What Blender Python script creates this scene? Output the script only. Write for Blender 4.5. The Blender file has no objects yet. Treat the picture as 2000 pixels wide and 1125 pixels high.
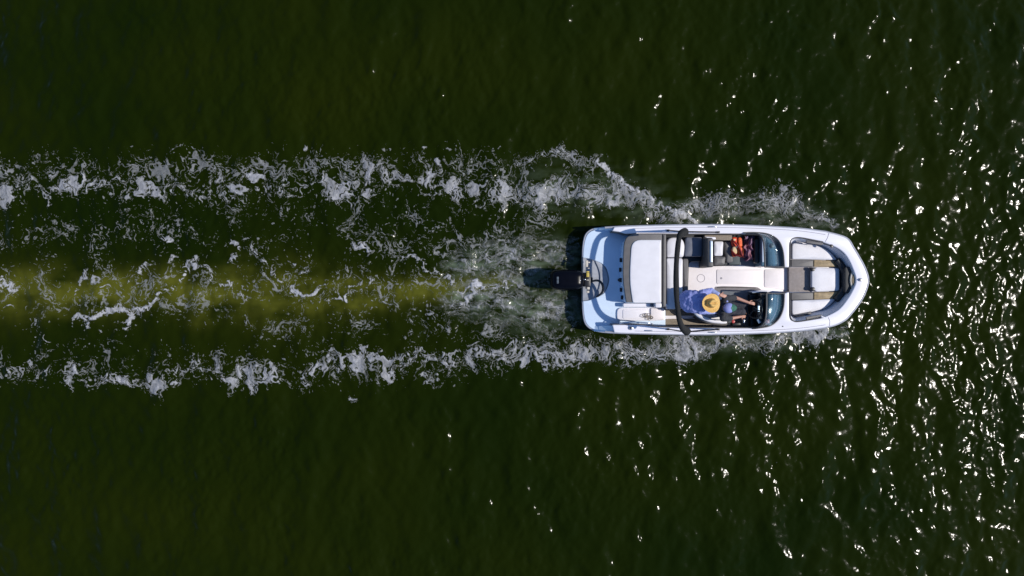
import bpy, bmesh, math, random
import numpy as np
from mathutils import Vector, Matrix

random.seed(5)
S = bpy.context.scene
C = S.collection

# ------------------------------------------------------------------ camera, sky, sun, exposure
H = 15.15                      # drone height above the water, metres
F = 1333.333                   # focal length in photo pixels (24 mm lens)
cam = bpy.data.cameras.new('drone_camera')
cam.lens = 24.0
cam.sensor_width = 36.0
cam.clip_start = 0.1
cam.clip_end = 6000
camo = bpy.data.objects.new('drone_camera', cam)
camo.location = (0, 0, H)
C.objects.link(camo)
S.camera = camo

SUN_EL = math.radians(48.5)
SUN_AZ = math.radians(-5.0)
SUN_DIR = Vector((math.cos(SUN_EL) * math.cos(SUN_AZ), math.cos(SUN_EL) * math.sin(SUN_AZ), math.sin(SUN_EL)))
w = bpy.data.worlds.new('World')
S.world = w
w.use_nodes = True
nt = w.node_tree
for n in list(nt.nodes):
    nt.nodes.remove(n)
sky = nt.nodes.new('ShaderNodeTexSky')
sky.sky_type = 'NISHITA'
sky.sun_disc = False
sky.sun_elevation = SUN_EL
sky.sun_rotation = math.atan2(SUN_DIR.x, SUN_DIR.y)
sky.air_density = 1.0
sky.dust_density = 0.3
sky.ozone_density = 8.0
bg = nt.nodes.new('ShaderNodeBackground')
bg.inputs['Strength'].default_value = 0.12
wo = nt.nodes.new('ShaderNodeOutputWorld')
nt.links.new(sky.outputs[0], bg.inputs[0])
nt.links.new(bg.outputs[0], wo.inputs[0])

sun = bpy.data.lights.new('sun', 'SUN')
sun.energy = 4.0
sun.angle = math.radians(0.55)
sun.color = (1.0, 0.94, 0.86)
suno = bpy.data.objects.new('sun', sun)
suno.rotation_euler = SUN_DIR.to_track_quat('Z', 'Y').to_euler()
suno.location = (8, -2, 20)
C.objects.link(suno)

S.view_settings.view_transform = 'Standard'
S.view_settings.look = 'None'
S.view_settings.exposure = 0.10
S.view_settings.gamma = 1.0
S.view_settings.use_curve_mapping = False
S.render.engine = 'CYCLES'
S.cycles.use_denoising = True
S.cycles.caustics_reflective = False
S.cycles.caustics_refractive = False
S.cycles.sample_clamp_direct = 60.0
S.cycles.sample_clamp_indirect = 3.0
S.cycles.transparent_max_bounces = 12
S.cycles.max_bounces = 8

# ------------------------------------------------------------------ helpers
def P(px, py, z):
    """a measured point of the photograph at a known height above the water, in metres"""
    s = (H - z) / F
    return Vector(((px - 1000) * s, -(py - 562.5) * s, z))

def mat(name, col, rough=0.5, var=0.08, scale=9.0, metal=0.0, spec=0.5, coat=0.0, bump=0.0, bscale=60.0, col2=None):
    m = bpy.data.materials.new(name)
    m.use_nodes = True
    t = m.node_tree
    b = t.nodes['Principled BSDF']
    b.inputs['Roughness'].default_value = rough
    b.inputs['Metallic'].default_value = metal
    b.inputs['Specular IOR Level'].default_value = spec
    b.inputs['Coat Weight'].default_value = coat
    tc = t.nodes.new('ShaderNodeTexCoord')
    nz = t.nodes.new('ShaderNodeTexNoise')
    nz.inputs['Scale'].default_value = scale
    nz.inputs['Detail'].default_value = 5
    t.links.new(tc.outputs['Object'], nz.inputs['Vector'])
    mx = t.nodes.new('ShaderNodeMix')
    mx.data_type = 'RGBA'
    c2 = col2 if col2 else tuple(max(0, c * (1 - 2 * var)) for c in col)
    mx.inputs[6].default_value = (*col, 1)
    mx.inputs[7].default_value = (*c2, 1)
    rp = t.nodes.new('ShaderNodeMapRange')
    rp.inputs[1].default_value = 0.35
    rp.inputs[2].default_value = 0.70
    t.links.new(nz.outputs[0], rp.inputs[0])
    t.links.new(rp.outputs[0], mx.inputs[0])
    t.links.new(mx.outputs[2], b.inputs['Base Color'])
    if bump > 0:
        n2 = t.nodes.new('ShaderNodeTexNoise')
        n2.inputs['Scale'].default_value = bscale
        n2.inputs['Detail'].default_value = 4
        t.links.new(tc.outputs['Object'], n2.inputs['Vector'])
        bp = t.nodes.new('ShaderNodeBump')
        bp.inputs['Strength'].default_value = bump
        bp.inputs['Distance'].default_value = 0.02
        t.links.new(n2.outputs[0], bp.inputs['Height'])
        t.links.new(bp.outputs[0], b.inputs['Normal'])
    return m

def glass_mat(name, tint, gl=0.9):
    m = bpy.data.materials.new(name)
    m.use_nodes = True
    t = m.node_tree
    for n in list(t.nodes):
        t.nodes.remove(n)
    out = t.nodes.new('ShaderNodeOutputMaterial')
    tr = t.nodes.new('ShaderNodeBsdfTransparent')
    tr.inputs[0].default_value = (*tint, 1)
    g = t.nodes.new('ShaderNodeBsdfGlossy')
    g.inputs['Roughness'].default_value = 0.03
    g.inputs[0].default_value = (gl, gl, gl, 1)
    lw = t.nodes.new('ShaderNodeLayerWeight')
    pw = t.nodes.new('ShaderNodeMath')
    pw.operation = 'POWER'
    pw.inputs[1].default_value = 4.0
    t.links.new(lw.outputs['Facing'], pw.inputs[0])
    fr = t.nodes.new('ShaderNodeMath')
    fr.operation = 'MULTIPLY_ADD'
    fr.inputs[1].default_value = 0.9
    fr.inputs[2].default_value = 0.045
    t.links.new(pw.outputs[0], fr.inputs[0])
    mx = t.nodes.new('ShaderNodeMixShader')
    t.links.new(fr.outputs[0], mx.inputs[0])
    t.links.new(tr.outputs[0], mx.inputs[1])
    t.links.new(g.outputs[0], mx.inputs[2])
    t.links.new(mx.outputs[0], out.inputs[0])
    return m

def top_of(o):
    while o.parent:
        o = o.parent
    return o

def finish(name, me, m, parent=None, smooth=40, label=None):
    """links a mesh given in world coordinates as one object under its parent"""
    if parent is not None:
        me.transform(Matrix.Translation(-top_of(parent).location))
    o = bpy.data.objects.new(name, me)
    C.objects.link(o)
    me.name = name
    if m:
        me.materials.clear()
        me.materials.append(m)
    if parent is not None:
        o.parent = parent
    if smooth:
        for p in me.polygons:
            p.use_smooth = True
        if smooth < 180:
            me.set_sharp_from_angle(angle=math.radians(smooth))
    if label:
        o['label'] = label
    return o

def thing(name, label, cat, loc, group=None):
    o = bpy.data.objects.new(name, None)
    o.empty_display_size = 0.2
    o.location = loc
    C.objects.link(o)
    o['label'] = label
    o['category'] = cat
    if group:
        o['group'] = group
    return o

def curve_mesh(cu):
    ob = bpy.data.objects.new('temp_curve', cu)
    C.objects.link(ob)
    dg = bpy.context.evaluated_depsgraph_get()
    me = bpy.data.meshes.new_from_object(ob.evaluated_get(dg))
    bpy.data.objects.remove(ob)
    bpy.data.curves.remove(cu)
    return me

def rnd(pts, r=None, n=5):
    """closed outline with rounded corners: pts are (x, y) or (x, y, radius)"""
    out = []
    N = len(pts)
    for i in range(N):
        p = pts[i]
        rr = p[2] if len(p) > 2 else (r or 0)
        c = Vector(p[:2])
        a = Vector(pts[i - 1][:2]) - c
        b = Vector(pts[(i + 1) % N][:2]) - c
        if rr <= 0 or a.length < 1e-4 or b.length < 1e-4:
            out.append((c.x, c.y))
            continue
        ra = min(rr, a.length * 0.48)
        rb = min(rr, b.length * 0.48)
        s = c + a.normalized() * ra
        e = c + b.normalized() * rb
        for k in range(n + 1):
            t = k / n
            q = s * (1 - t) ** 2 + c * 2 * t * (1 - t) + e * t * t
            out.append((q.x, q.y))
    return out

def spl(pts, closed=False, n=6):
    """Catmull-Rom through the points"""
    pts = [tuple(map(float, p)) for p in pts]
    N = len(pts)
    out = []
    for i in range(N if closed else N - 1):
        if closed:
            p0, p1, p2, p3 = pts[i - 1], pts[i], pts[(i + 1) % N], pts[(i + 2) % N]
        else:
            p0, p1, p2, p3 = pts[max(i - 1, 0)], pts[i], pts[i + 1], pts[min(i + 2, N - 1)]
        for k in range(n):
            t = k / n
            out.append(tuple(0.5 * (2 * b + (c - a) * t + (2 * a - 5 * b + 4 * c - d) * t * t + (3 * b - a - 3 * c + d) * t ** 3)
                             for a, b, c, d in zip(p0, p1, p2, p3)))
    if not closed:
        out.append(pts[-1])
    return out

def plate_mesh(loops, zt, zb, bevel=0.01, res=2):
    cu = bpy.data.curves.new('temp', 'CURVE')
    cu.dimensions = '2D'
    cu.fill_mode = 'BOTH'
    bevel = min(bevel, (zt - zb) * 0.49)
    cu.extrude = (zt - zb) / 2 - bevel
    cu.bevel_depth = bevel
    cu.bevel_resolution = res
    cu.offset = -bevel
    for lp in loops:
        sp = cu.splines.new('POLY')
        sp.points.add(len(lp) - 1)
        for i, p in enumerate(lp):
            v = P(p[0], p[1], zt)
            sp.points[i].co = (v.x, v.y, 0, 1)
        sp.use_cyclic_u = True
    me = curve_mesh(cu)
    me.transform(Matrix.Translation((0, 0, (zt + zb) / 2)))
    bm = bmesh.new()
    bm.from_mesh(me)
    bmesh.ops.remove_doubles(bm, verts=bm.verts, dist=0.0004)
    bmesh.ops.recalc_face_normals(bm, faces=bm.faces)
    bm.to_mesh(me)
    bm.free()
    return me

def plate(name, loops, zt, zb, m, parent, bevel=0.01, res=2, label=None):
    if not isinstance(loops[0], list):
        loops = [loops]
    return finish(name, plate_mesh(loops, zt, zb, bevel, res), m, parent, 50, label)

def cushion(name, outline, zt, zb, m, parent, bevel=0.03, label=None, puff=0.014):
    """a padded cushion: rounded rim, and a top that swells towards the middle"""
    pts = [P(x, y, zt) for x, y in outline]
    # even spacing round the rim
    dense = []
    for i, p in enumerate(pts):
        q = pts[(i + 1) % len(pts)]
        n = max(1, int((q - p).length / 0.03))
        dense += [p.lerp(q, k / n) for k in range(n)]
    c = sum(dense, Vector()) / len(dense)
    def ring(z, inset=0.0, s=1.0):
        out = []
        for p in dense:
            d = p - c
            d.z = 0
            f = s * max(0.05, 1 - inset / max(d.length, 1e-4))
            w_ = 0.0
            out.append(Vector((c.x + d.x * f, c.y + d.y * f, z + w_)))
        return out
    rings = [ring(zb, bevel * 0.4), ring(zb + (zt - zb) * 0.3), ring(zt - bevel)]
    for k in (1, 2, 3, 4):
        t_ = math.pi / 2 * k / 4
        rings.append(ring(zt - bevel + bevel * math.sin(t_), bevel * (1 - math.cos(t_)) * 0.9))
    for s, h in ((0.88, 0.45), (0.72, 0.8), (0.5, 0.97), (0.25, 1.0), (0.06, 1.0)):
        rings.append(ring(zt + puff * h, bevel * 0.9, s))
    return finish(name, loft(rings), m, parent, 70, label)

def tube_mesh(pts, r, closed=False, res=4, radii=None):
    cu = bpy.data.curves.new('temp', 'CURVE')
    cu.dimensions = '3D'
    cu.bevel_depth = r
    cu.bevel_resolution = res
    cu.use_fill_caps = True
    sp = cu.splines.new('POLY')
    sp.points.add(len(pts) - 1)
    for i, p in enumerate(pts):
        sp.points[i].co = (*p, 1)
        if radii:
            sp.points[i].radius = radii[i]
    sp.use_cyclic_u = closed
    return curve_mesh(cu)

def tube(name, pts, r, m, parent, closed=False, res=4, radii=None, label=None):
    return finish(name, tube_mesh(pts, r, closed, res, radii), m, parent, 60, label)

def join_meshes(ms):
    bm = bmesh.new()
    for me in ms:
        bm.from_mesh(me)
    out = bpy.data.meshes.new('joined')
    bm.to_mesh(out)
    bm.free()
    return out

def raw(verts, faces):
    me = bpy.data.meshes.new('raw')
    me.from_pydata([tuple(v) for v in verts], [], faces)
    me.update()
    return me

def loft(rings, cap0=True, cap1=True, closed=True):
    n = len(rings[0])
    vs = [v for r in rings for v in r]
    fs = []
    for i in range(len(rings) - 1):
        for k in range(n if closed else n - 1):
            a, b = i * n + k, i * n + (k + 1) % n
            fs.append((a, b, b + n, a + n))
    if cap0:
        fs.append(tuple(range(n - 1, -1, -1)))
    if cap1:
        fs.append(tuple(range((len(rings) - 1) * n, len(rings) * n)))
    me = raw(vs, fs)
    bm = bmesh.new()
    bm.from_mesh(me)
    bmesh.ops.recalc_face_normals(bm, faces=bm.faces)
    bm.to_mesh(me)
    bm.free()
    return me

def scaled_ring(outline, zref, z, s, shift=(0, 0)):
    pts = [P(x, y, zref) for x, y in outline]
    c = sum(pts, Vector()) / len(pts)
    out = []
    for p in pts:
        q = c + (p - c) * s
        out.append(Vector((q.x + shift[0], q.y + shift[1], z)))
    return out

def box_mesh(c, size, rz=0.0, bevel=0.005):
    bm = bmesh.new()
    bmesh.ops.create_cube(bm, size=1.0)
    for v in bm.verts:
        v.co = Vector((v.co.x * size[0], v.co.y * size[1], v.co.z * size[2]))
    if bevel:
        bmesh.ops.bevel(bm, geom=bm.edges[:], offset=bevel, segments=2, affect='EDGES', profile=0.5)
    bmesh.ops.rotate(bm, cent=(0, 0, 0), matrix=Matrix.Rotation(rz, 3, 'Z'), verts=bm.verts)
    bmesh.ops.translate(bm, vec=c, verts=bm.verts)
    me = bpy.data.meshes.new('box')
    bm.to_mesh(me)
    bm.free()
    return me

def cyl_mesh(c, r, h, axis=(0, 0, 1), seg=24, r2=None, bevel=0.0):
    bm = bmesh.new()
    bmesh.ops.create_cone(bm, cap_ends=True, segments=seg, radius1=r, radius2=r if r2 is None else r2, depth=h)
    if bevel:
        es = [e for e in bm.edges if len(e.link_faces) == 2 and any(len(f.verts) > 4 for f in e.link_faces)]
        bmesh.ops.bevel(bm, geom=es, offset=bevel, segments=2, affect='EDGES', profile=0.5)
    q = Vector((0, 0, 1)).rotation_difference(Vector(axis))
    bmesh.ops.transform(bm, matrix=Matrix.Translation(c) @ q.to_matrix().to_4x4(), verts=bm.verts)
    me = bpy.data.meshes.new('cyl')
    bm.to_mesh(me)
    bm.free()
    return me

# ------------------------------------------------------------------ noise (numpy)
_rs = np.random.RandomState(11)
_perm = _rs.permutation(4096)
_ga = _rs.uniform(0, 2 * np.pi, 4096)
_gx, _gy = np.cos(_ga).astype(np.float32), np.sin(_ga).astype(np.float32)

def _h(i, j, seed):
    return _perm[(_perm[(i + seed * 131) & 4095] + j) & 4095]

def perlin(x, y, seed=0):
    xi = np.floor(x).astype(np.int32)
    yi = np.floor(y).astype(np.int32)
    fx = (x - xi).astype(np.float32)
    fy = (y - yi).astype(np.float32)
    u = fx * fx * fx * (fx * (fx * 6 - 15) + 10)
    v = fy * fy * fy * (fy * (fy * 6 - 15) + 10)
    def g(i, j, dx, dy):
        h = _h(i, j, seed)
        return _gx[h] * dx + _gy[h] * dy
    a = g(xi, yi, fx, fy)
    b = g(xi + 1, yi, fx - 1, fy)
    c = g(xi, yi + 1, fx, fy - 1)
    d = g(xi + 1, yi + 1, fx - 1, fy - 1)
    return 1.5 * ((a + (b - a) * u) + ((c + (d - c) * u) - (a + (b - a) * u)) * v)

def fbm(x, y, o=4, seed=0, gain=0.5):
    s, a, t = 0.0, 1.0, 0.0
    for k in range(o):
        s = s + a * perlin(x * 2 ** k, y * 2 ** k, seed + k * 7)
        t += a
        a *= gain
    return s / t * 1.4

_jx = _rs.uniform(0, 1, 4096).astype(np.float32)
_jy = _rs.uniform(0, 1, 4096).astype(np.float32)

def worley(x, y, seed=0):
    xi = np.floor(x).astype(np.int32)
    yi = np.floor(y).astype(np.int32)
    f1 = np.full(x.shape, 9.0, np.float32)
    f2 = np.full(x.shape, 9.0, np.float32)
    for i in (-1, 0, 1):
        for j in (-1, 0, 1):
            h = _h(xi + i, yi + j, seed)
            d = (xi + i + _jx[h] - x) ** 2 + (yi + j + _jy[h] - y) ** 2
            f2 = np.minimum(f2, np.maximum(f1, d))
            f1 = np.minimum(f1, d)
    return np.sqrt(f1), np.sqrt(f2)

def sst(a, b, x):
    t = np.clip((x - a) / (b - a), 0, 1)
    return t * t * (3 - 2 * t)

def stroke(X, Y, pts, hw, power=2.0):
    """soft ribbon round a polyline; hw is one half width or one per point"""
    hws = hw if isinstance(hw, (list, tuple)) else [hw] * len(pts)
    best = np.zeros(X.shape, np.float32)
    for (a, b, h0, h1) in zip(pts[:-1], pts[1:], hws[:-1], hws[1:]):
        dx, dy = b[0] - a[0], b[1] - a[1]
        t = np.clip(((X - a[0]) * dx + (Y - a[1]) * dy) / (dx * dx + dy * dy + 1e-6), 0, 1)
        d2 = (X - a[0] - t * dx) ** 2 + (Y - a[1] - t * dy) ** 2
        h = h0 + (h1 - h0) * t
        best = np.maximum(best, np.exp(-(d2 / (h * h)) ** (power / 2)))
    return best

def grid_mesh_fast(co, quads, uv=None):
    me = bpy.data.meshes.new('grid')
    me.vertices.add(len(co))
    me.vertices.foreach_set('co', co.astype(np.float32).ravel())
    nq = len(quads)
    me.loops.add(nq * 4)
    me.loops.foreach_set('vertex_index', quads.astype(np.int32).ravel())
    me.polygons.add(nq)
    me.polygons.foreach_set('loop_start', np.arange(0, nq * 4, 4, dtype=np.int32))
    me.polygons.foreach_set('loop_total', np.full(nq, 4, dtype=np.int32))
    me.polygons.foreach_set('use_smooth', np.ones(nq, dtype=bool))
    me.update(calc_edges=True)
    return me

# ------------------------------------------------------------------ the water: wind waves from a directional spectrum
N, DX = 1024, 0.025
L = N * DX
k1 = np.fft.fftfreq(N, DX) * 2 * np.pi
KX, KY = np.meshgrid(k1, k1)               # rows are y
K = np.sqrt(KX ** 2 + KY ** 2) + 1e-6
TH = np.arctan2(KY, KX)
rs = np.random.RandomState(21)

def band(lo, hi, slope_rms, spread, direction=0.0, tilt=-2.0):
    kl, kh = 2 * np.pi / hi, 2 * np.pi / lo
    th = np.angle(np.exp(1j * (TH - direction)))
    D = np.exp(-(th / spread) ** 2)
    A = np.exp(-(kl / K) ** 4) * np.exp(-(K / kh) ** 4) * K ** tilt * np.sqrt(D)
    A[0, 0] = 0
    spec = A * (rs.normal(size=K.shape) + 1j * rs.normal(size=K.shape))
    h = np.fft.ifft2(spec).real
    sx = np.fft.ifft2(np.fft.fft2(h) * 1j * KX).real
    sy = np.fft.ifft2(np.fft.fft2(h) * 1j * KY).real
    return h * slope_rms / np.sqrt((sx ** 2 + sy ** 2).mean())

swell = band(0.65, 1.3, 0.092, 0.45, math.radians(-4))
chop = band(0.22, 0.6, 0.118, 1.0, math.radians(4))
ripple = band(0.10, 0.28, 0.112, 1.2, math.radians(0))
core_x = (np.arange(960) - 480) * DX
core_y = (np.arange(568) - 284) * DX
cx0, cy0 = 32, 228
gx_, gy_ = np.meshgrid(core_x, core_y)
gust = 0.72 + 0.75 * fbm(gx_ / 1.6, gy_ / 2.6, 3, 3)
wave_core = swell[cy0:cy0 + 568, cx0:cx0 + 960] + chop[cy0:cy0 + 568, cx0:cx0 + 960] + ripple[cy0:cy0 + 568, cx0:cx0 + 960] * np.clip(gust, 0.25, 1.5)
fade = np.minimum(np.minimum(gx_ - core_x[0], core_x[-1] - gx_), np.minimum(gy_ - core_y[0], core_y[-1] - gy_))
wave_core = wave_core * np.clip(fade / 0.2, 0, 1)
WPX = gx_ * F / H + 1000
WPY = 562.5 - gy_ * F / H
# the stern wave: raised shoulders beside the wake, a hollow behind the transom
wash = stroke(WPX, WPY, [(-40, 368), (400, 370), (800, 360), (1100, 380), (1340, 430)], 26) + stroke(WPX, WPY, [(-40, 725), (400, 735), (800, 705), (1100, 695), (1500, 672)], 24)
rough_w = stroke(WPX, WPY, [(700, 545), (900, 545), (1150, 545)], [40, 70, 90])
turb = fbm(gx_ * 5.0, gy_ * 7.0, 4, 31) 
wave_core = wave_core + 0.035 * wash + 0.022 * turb * rough_w + 0.012 * turb * wash

ext = [0.05 * 1.35 ** i for i in range(1, 36)]
ox = np.cumsum(ext)
xs = np.concatenate([core_x[0] - ox[::-1], core_x, core_x[-1] + ox])
ys = np.concatenate([core_y[0] - ox[::-1], core_y, core_y[-1] + ox])
ne = len(ox)
Z = np.zeros((len(ys), len(xs)))
Z[ne:ne + 568, ne:ne + 960] = wave_core
XX, YY = np.meshgrid(xs, ys)
co = np.stack([XX, YY, Z], -1).reshape(-1, 3)
nx = len(xs)
ii = (np.arange(len(ys) - 1)[:, None] * nx + np.arange(nx - 1)[None, :]).ravel()
quads = np.stack([ii, ii + 1, ii + 1 + nx, ii + nx], -1)
wme = grid_mesh_fast(co, quads)

def water_height(px, py):
    """bilinear height of the core water at photo-measured points"""
    x = (px - 1000) * H / F
    y = -(py - 562.5) * H / F
    fx = np.clip((x - core_x[0]) / DX, 0, 958.99)
    fy = np.clip((y - core_y[0]) / DX, 0, 566.99)
    i, j = fx.astype(int), fy.astype(int)
    a, b = fx - i, fy - j
    return (wave_core[j, i] * (1 - a) * (1 - b) + wave_core[j, i + 1] * a * (1 - b) + wave_core[j + 1, i] * (1 - a) * b + wave_core[j + 1, i + 1] * a * b)

# silt stirred up by the propeller, and milky aerated water
plume = stroke(WPX, WPY, [(-60, 580), (60, 575), (170, 575), (300, 565), (400, 570), (480, 565), (560, 575), (650, 580), (760, 575), (880, 562), (1000, 548)],
               [42, 44, 40, 36, 38, 48, 52, 38, 28, 22, 14])
plume = np.maximum(plume, 0.75 * stroke(WPX, WPY, [(385, 612), (402, 612)], 22))
plume = np.maximum(plume, 0.8 * stroke(WPX, WPY, [(535, 598), (560, 600)], 26))
pn = fbm(WPX / 90, WPY / 45, 4, 51)
plume = np.clip(plume * (0.72 + 0.95 * pn + 0.35 * fbm(WPX / 240, WPY / 120, 2, 53)), 0, 1)
aer = np.maximum(stroke(WPX, WPY, [(1120, 500), (1040, 505), (960, 512), (890, 520)], [30, 34, 30, 20]), stroke(WPX, WPY, [(1120, 600), (1040, 605), (960, 590), (890, 580)], [34, 38, 30, 20]))
aer = np.maximum(aer, 0.5 * stroke(WPX, WPY, [(1340, 418), (1450, 415), (1560, 420), (1620, 440)], 26))
aer = np.maximum(aer, 0.5 * stroke(WPX, WPY, [(1280, 672), (1400, 665), (1540, 660), (1640, 645)], 20))
aer = np.maximum(aer, 0.5 * stroke(WPX, WPY, [(1050, 370), (1180, 375), (1300, 420)], 40))
aer = np.maximum(aer, stroke(WPX, WPY, [(1010, 546), (1080, 546)], [16, 20]))
aer = aer * (1 - 0.1 * stroke(WPX, WPY, [(1020, 546), (1080, 546)], [10, 18]))
aer = np.clip(aer * (0.34 + 0.9 * fbm(WPX / 38, WPY / 15, 4, 57)), 0, 1)
big = fbm(WPX / 420, WPY / 300, 3, 61)
for nm, arr in (('plume', plume), ('aeration', aer), ('murk', 0.5 + 0.5 * big), ('far', 1 - np.clip(fade / 0.25, 0, 1))):
    full = np.zeros(Z.shape, np.float32)
    if nm == 'murk':
        full[:] = 0.5
    if nm == 'far':
        full[:] = 1.0
    full[ne:ne + 568, ne:ne + 960] = arr
    at = wme.attributes.new(nm, 'FLOAT', 'POINT')
    at.data.foreach_set('value', full.ravel())

wm = bpy.data.materials.new('lake_water')
wm.use_nodes = True
t = wm.node_tree
b = t.nodes['Principled BSDF']
b.inputs['Roughness'].default_value = 0.125
b.inputs['IOR'].default_value = 1.333
b.inputs['Specular IOR Level'].default_value = 0.11
def attr(nm):
    n = t.nodes.new('ShaderNodeAttribute')
    n.attribute_name = nm
    return n.outputs['Fac']
def mixc(fac, a, c):
    n = t.nodes.new('ShaderNodeMix')
    n.data_type = 'RGBA'
    if isinstance(a, tuple):
        n.inputs[6].default_value = (*a, 1)
    else:
        t.links.new(a, n.inputs[6])
    n.inputs[7].default_value = (*c, 1)
    t.links.new(fac, n.inputs[0])
    return n.outputs[2]
c0 = mixc(attr('murk'), (0.0042, 0.0094, 0.0002), (0.0102, 0.0150, 0.0004))
c0 = mixc(attr('plume'), c0, (0.068, 0.072, 0.008))
c0 = mixc(attr('aeration'), c0, (0.10, 0.13, 0.085))
t.links.new(c0, b.inputs['Base Color'])
tcw = t.nodes.new('ShaderNodeTexCoord')
nzw = t.nodes.new('ShaderNodeTexNoise')
nzw.inputs['Scale'].default_value = 14
nzw.inputs['Detail'].default_value = 3
t.links.new(tcw.outputs['Object'], nzw.inputs['Vector'])
bpw = t.nodes.new('ShaderNodeBump')
bpw.inputs['Strength'].default_value = 0.35
bpw.inputs['Distance'].default_value = 0.008
t.links.new(nzw.outputs[0], bpw.inputs['Height'])
t.links.new(bpw.outputs[0], b.inputs['Normal'])
farw = t.nodes.new('ShaderNodeTexNoise')
farw.inputs['Scale'].default_value = 1.6
farw.inputs['Detail'].default_value = 6
farw.inputs['Roughness'].default_value = 0.6
mpw = t.nodes.new('ShaderNodeMapping')
mpw.inputs['Scale'].default_value = (1.0, 0.5, 1.0)
t.links.new(tcw.outputs['Object'], mpw.inputs['Vector'])
t.links.new(mpw.outputs[0], farw.inputs['Vector'])
bfw = t.nodes.new('ShaderNodeBump')
bfw.inputs['Distance'].default_value = 0.28
t.links.new(attr('far'), bfw.inputs['Strength'])
t.links.new(farw.outputs[0], bfw.inputs['Height'])
t.links.new(bpw.outputs[0], bfw.inputs['Normal'])
t.links.new(bfw.outputs[0], b.inputs['Normal'])
water = finish('water', wme, wm, None, 0)
water['kind'] = 'structure'
water['label'] = 'dark green lake water with sun glints'

# ------------------------------------------------------------------ foam of the wake: real sheets of foam, cut by layered noise
PX = 0.75
fxs = np.arange(-25, 1730, PX)
fys = np.arange(235, 905, PX)
X, Y = np.meshgrid(fxs, fys)
X = X.astype(np.float32)
Y = Y.astype(np.float32)
cxs, cys = np.arange(-60, 1770, 4.0), np.arange(200, 945, 4.0)
CX, CY = np.meshgrid(cxs, cys)
def up(A, x, y):
    """bilinear look-up of a coarse field"""
    fx = np.clip((x - cxs[0]) / 4.0, 0, len(cxs) - 1.01)
    fy = np.clip((y - cys[0]) / 4.0, 0, len(cys) - 1.01)
    i, j = fx.astype(np.int32), fy.astype(np.int32)
    a, c = fx - i, fy - j
    return ((A[j, i] * (1 - a) + A[j, i + 1] * a) * (1 - c) + (A[j + 1, i] * (1 - a) + A[j + 1, i + 1] * a) * c).astype(np.float32)

portband = [(-25, 378), (60, 374), (160, 366), (280, 366), (400, 372), (500, 368), (650, 366), (740, 348), (850, 352), (920, 368), (1000, 385), (1100, 392), (1200, 398)]
starband = [(-25, 724), (60, 716), (130, 735), (230, 745), (310, 752), (370, 712), (450, 742), (530, 732), (600, 734), (660, 716), (720, 702), (830, 705), (900, 704), (950, 690), (1080, 696), (1230, 690), (1290, 690), (1380, 675), (1480, 672), (1600, 655)]
D = 0.545 * stroke(CX, CY, portband, [26, 26, 30, 34, 30, 32, 36, 36, 38, 38, 38, 38, 30])
D = np.maximum(D, 0.55 * stroke(CX, CY, starband, 28))
for (x, y, r, s) in [(8, 382, 24, .84), (110, 342, 14, .8), (70, 318, 16, .62), (120, 375, 24, .8), (280, 365, 32, .86), (225, 360, 24, .75), (310, 378, 26, .82), (345, 298, 15, .75),
                     (415, 345, 18, .7), (500, 350, 26, .86), (470, 378, 24, .75), (590, 300, 14, .66), (640, 362, 34, .92), (668, 380, 30, .9), (720, 330, 28, .9), (715, 365, 22, .75),
                     (800, 350, 24, .82), (845, 345, 28, .9), (885, 372, 30, .9), (836, 292, 10, .85), (835, 310, 14, .72), (962, 322, 14, .78), (975, 362, 24, .78), (1005, 388, 26, .78), (1060, 385, 28, .74),
                     (30, 725, 24, .75), (60, 712, 18, .75), (135, 745, 18, .8), (210, 742, 28, .86), (245, 742, 26, .86), (312, 750, 26, .9), (330, 722, 18, .8), (380, 700, 18, .75), (448, 750, 22, .88), (470, 732, 18, .8),
                     (530, 728, 26, .82), (610, 722, 24, .82), (650, 708, 22, .78), (712, 680, 20, .82), (700, 715, 26, .86), (760, 728, 22, .74), (845, 738, 22, .86), (870, 715, 18, .66), (690, 775, 18, .74),
                     (950, 690, 24, .75), (1000, 672, 26, .78), (1050, 705, 28, .82), (1120, 700, 28, .78), (1180, 690, 24, .74), (1290, 695, 28, .82), (1340, 670, 22, .66)]:
    D = np.maximum(D, s * np.exp(-((CX - x) ** 2 + (CY - y) ** 2) / (0.74 * r * r)))
crest = stroke(CX, CY, [(1355, 434), (1310, 410), (1255, 382), (1205, 348), (1165, 316)], [8, 9, 9, 8, 8])
T = np.zeros(CX.shape, np.float32)
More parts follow.
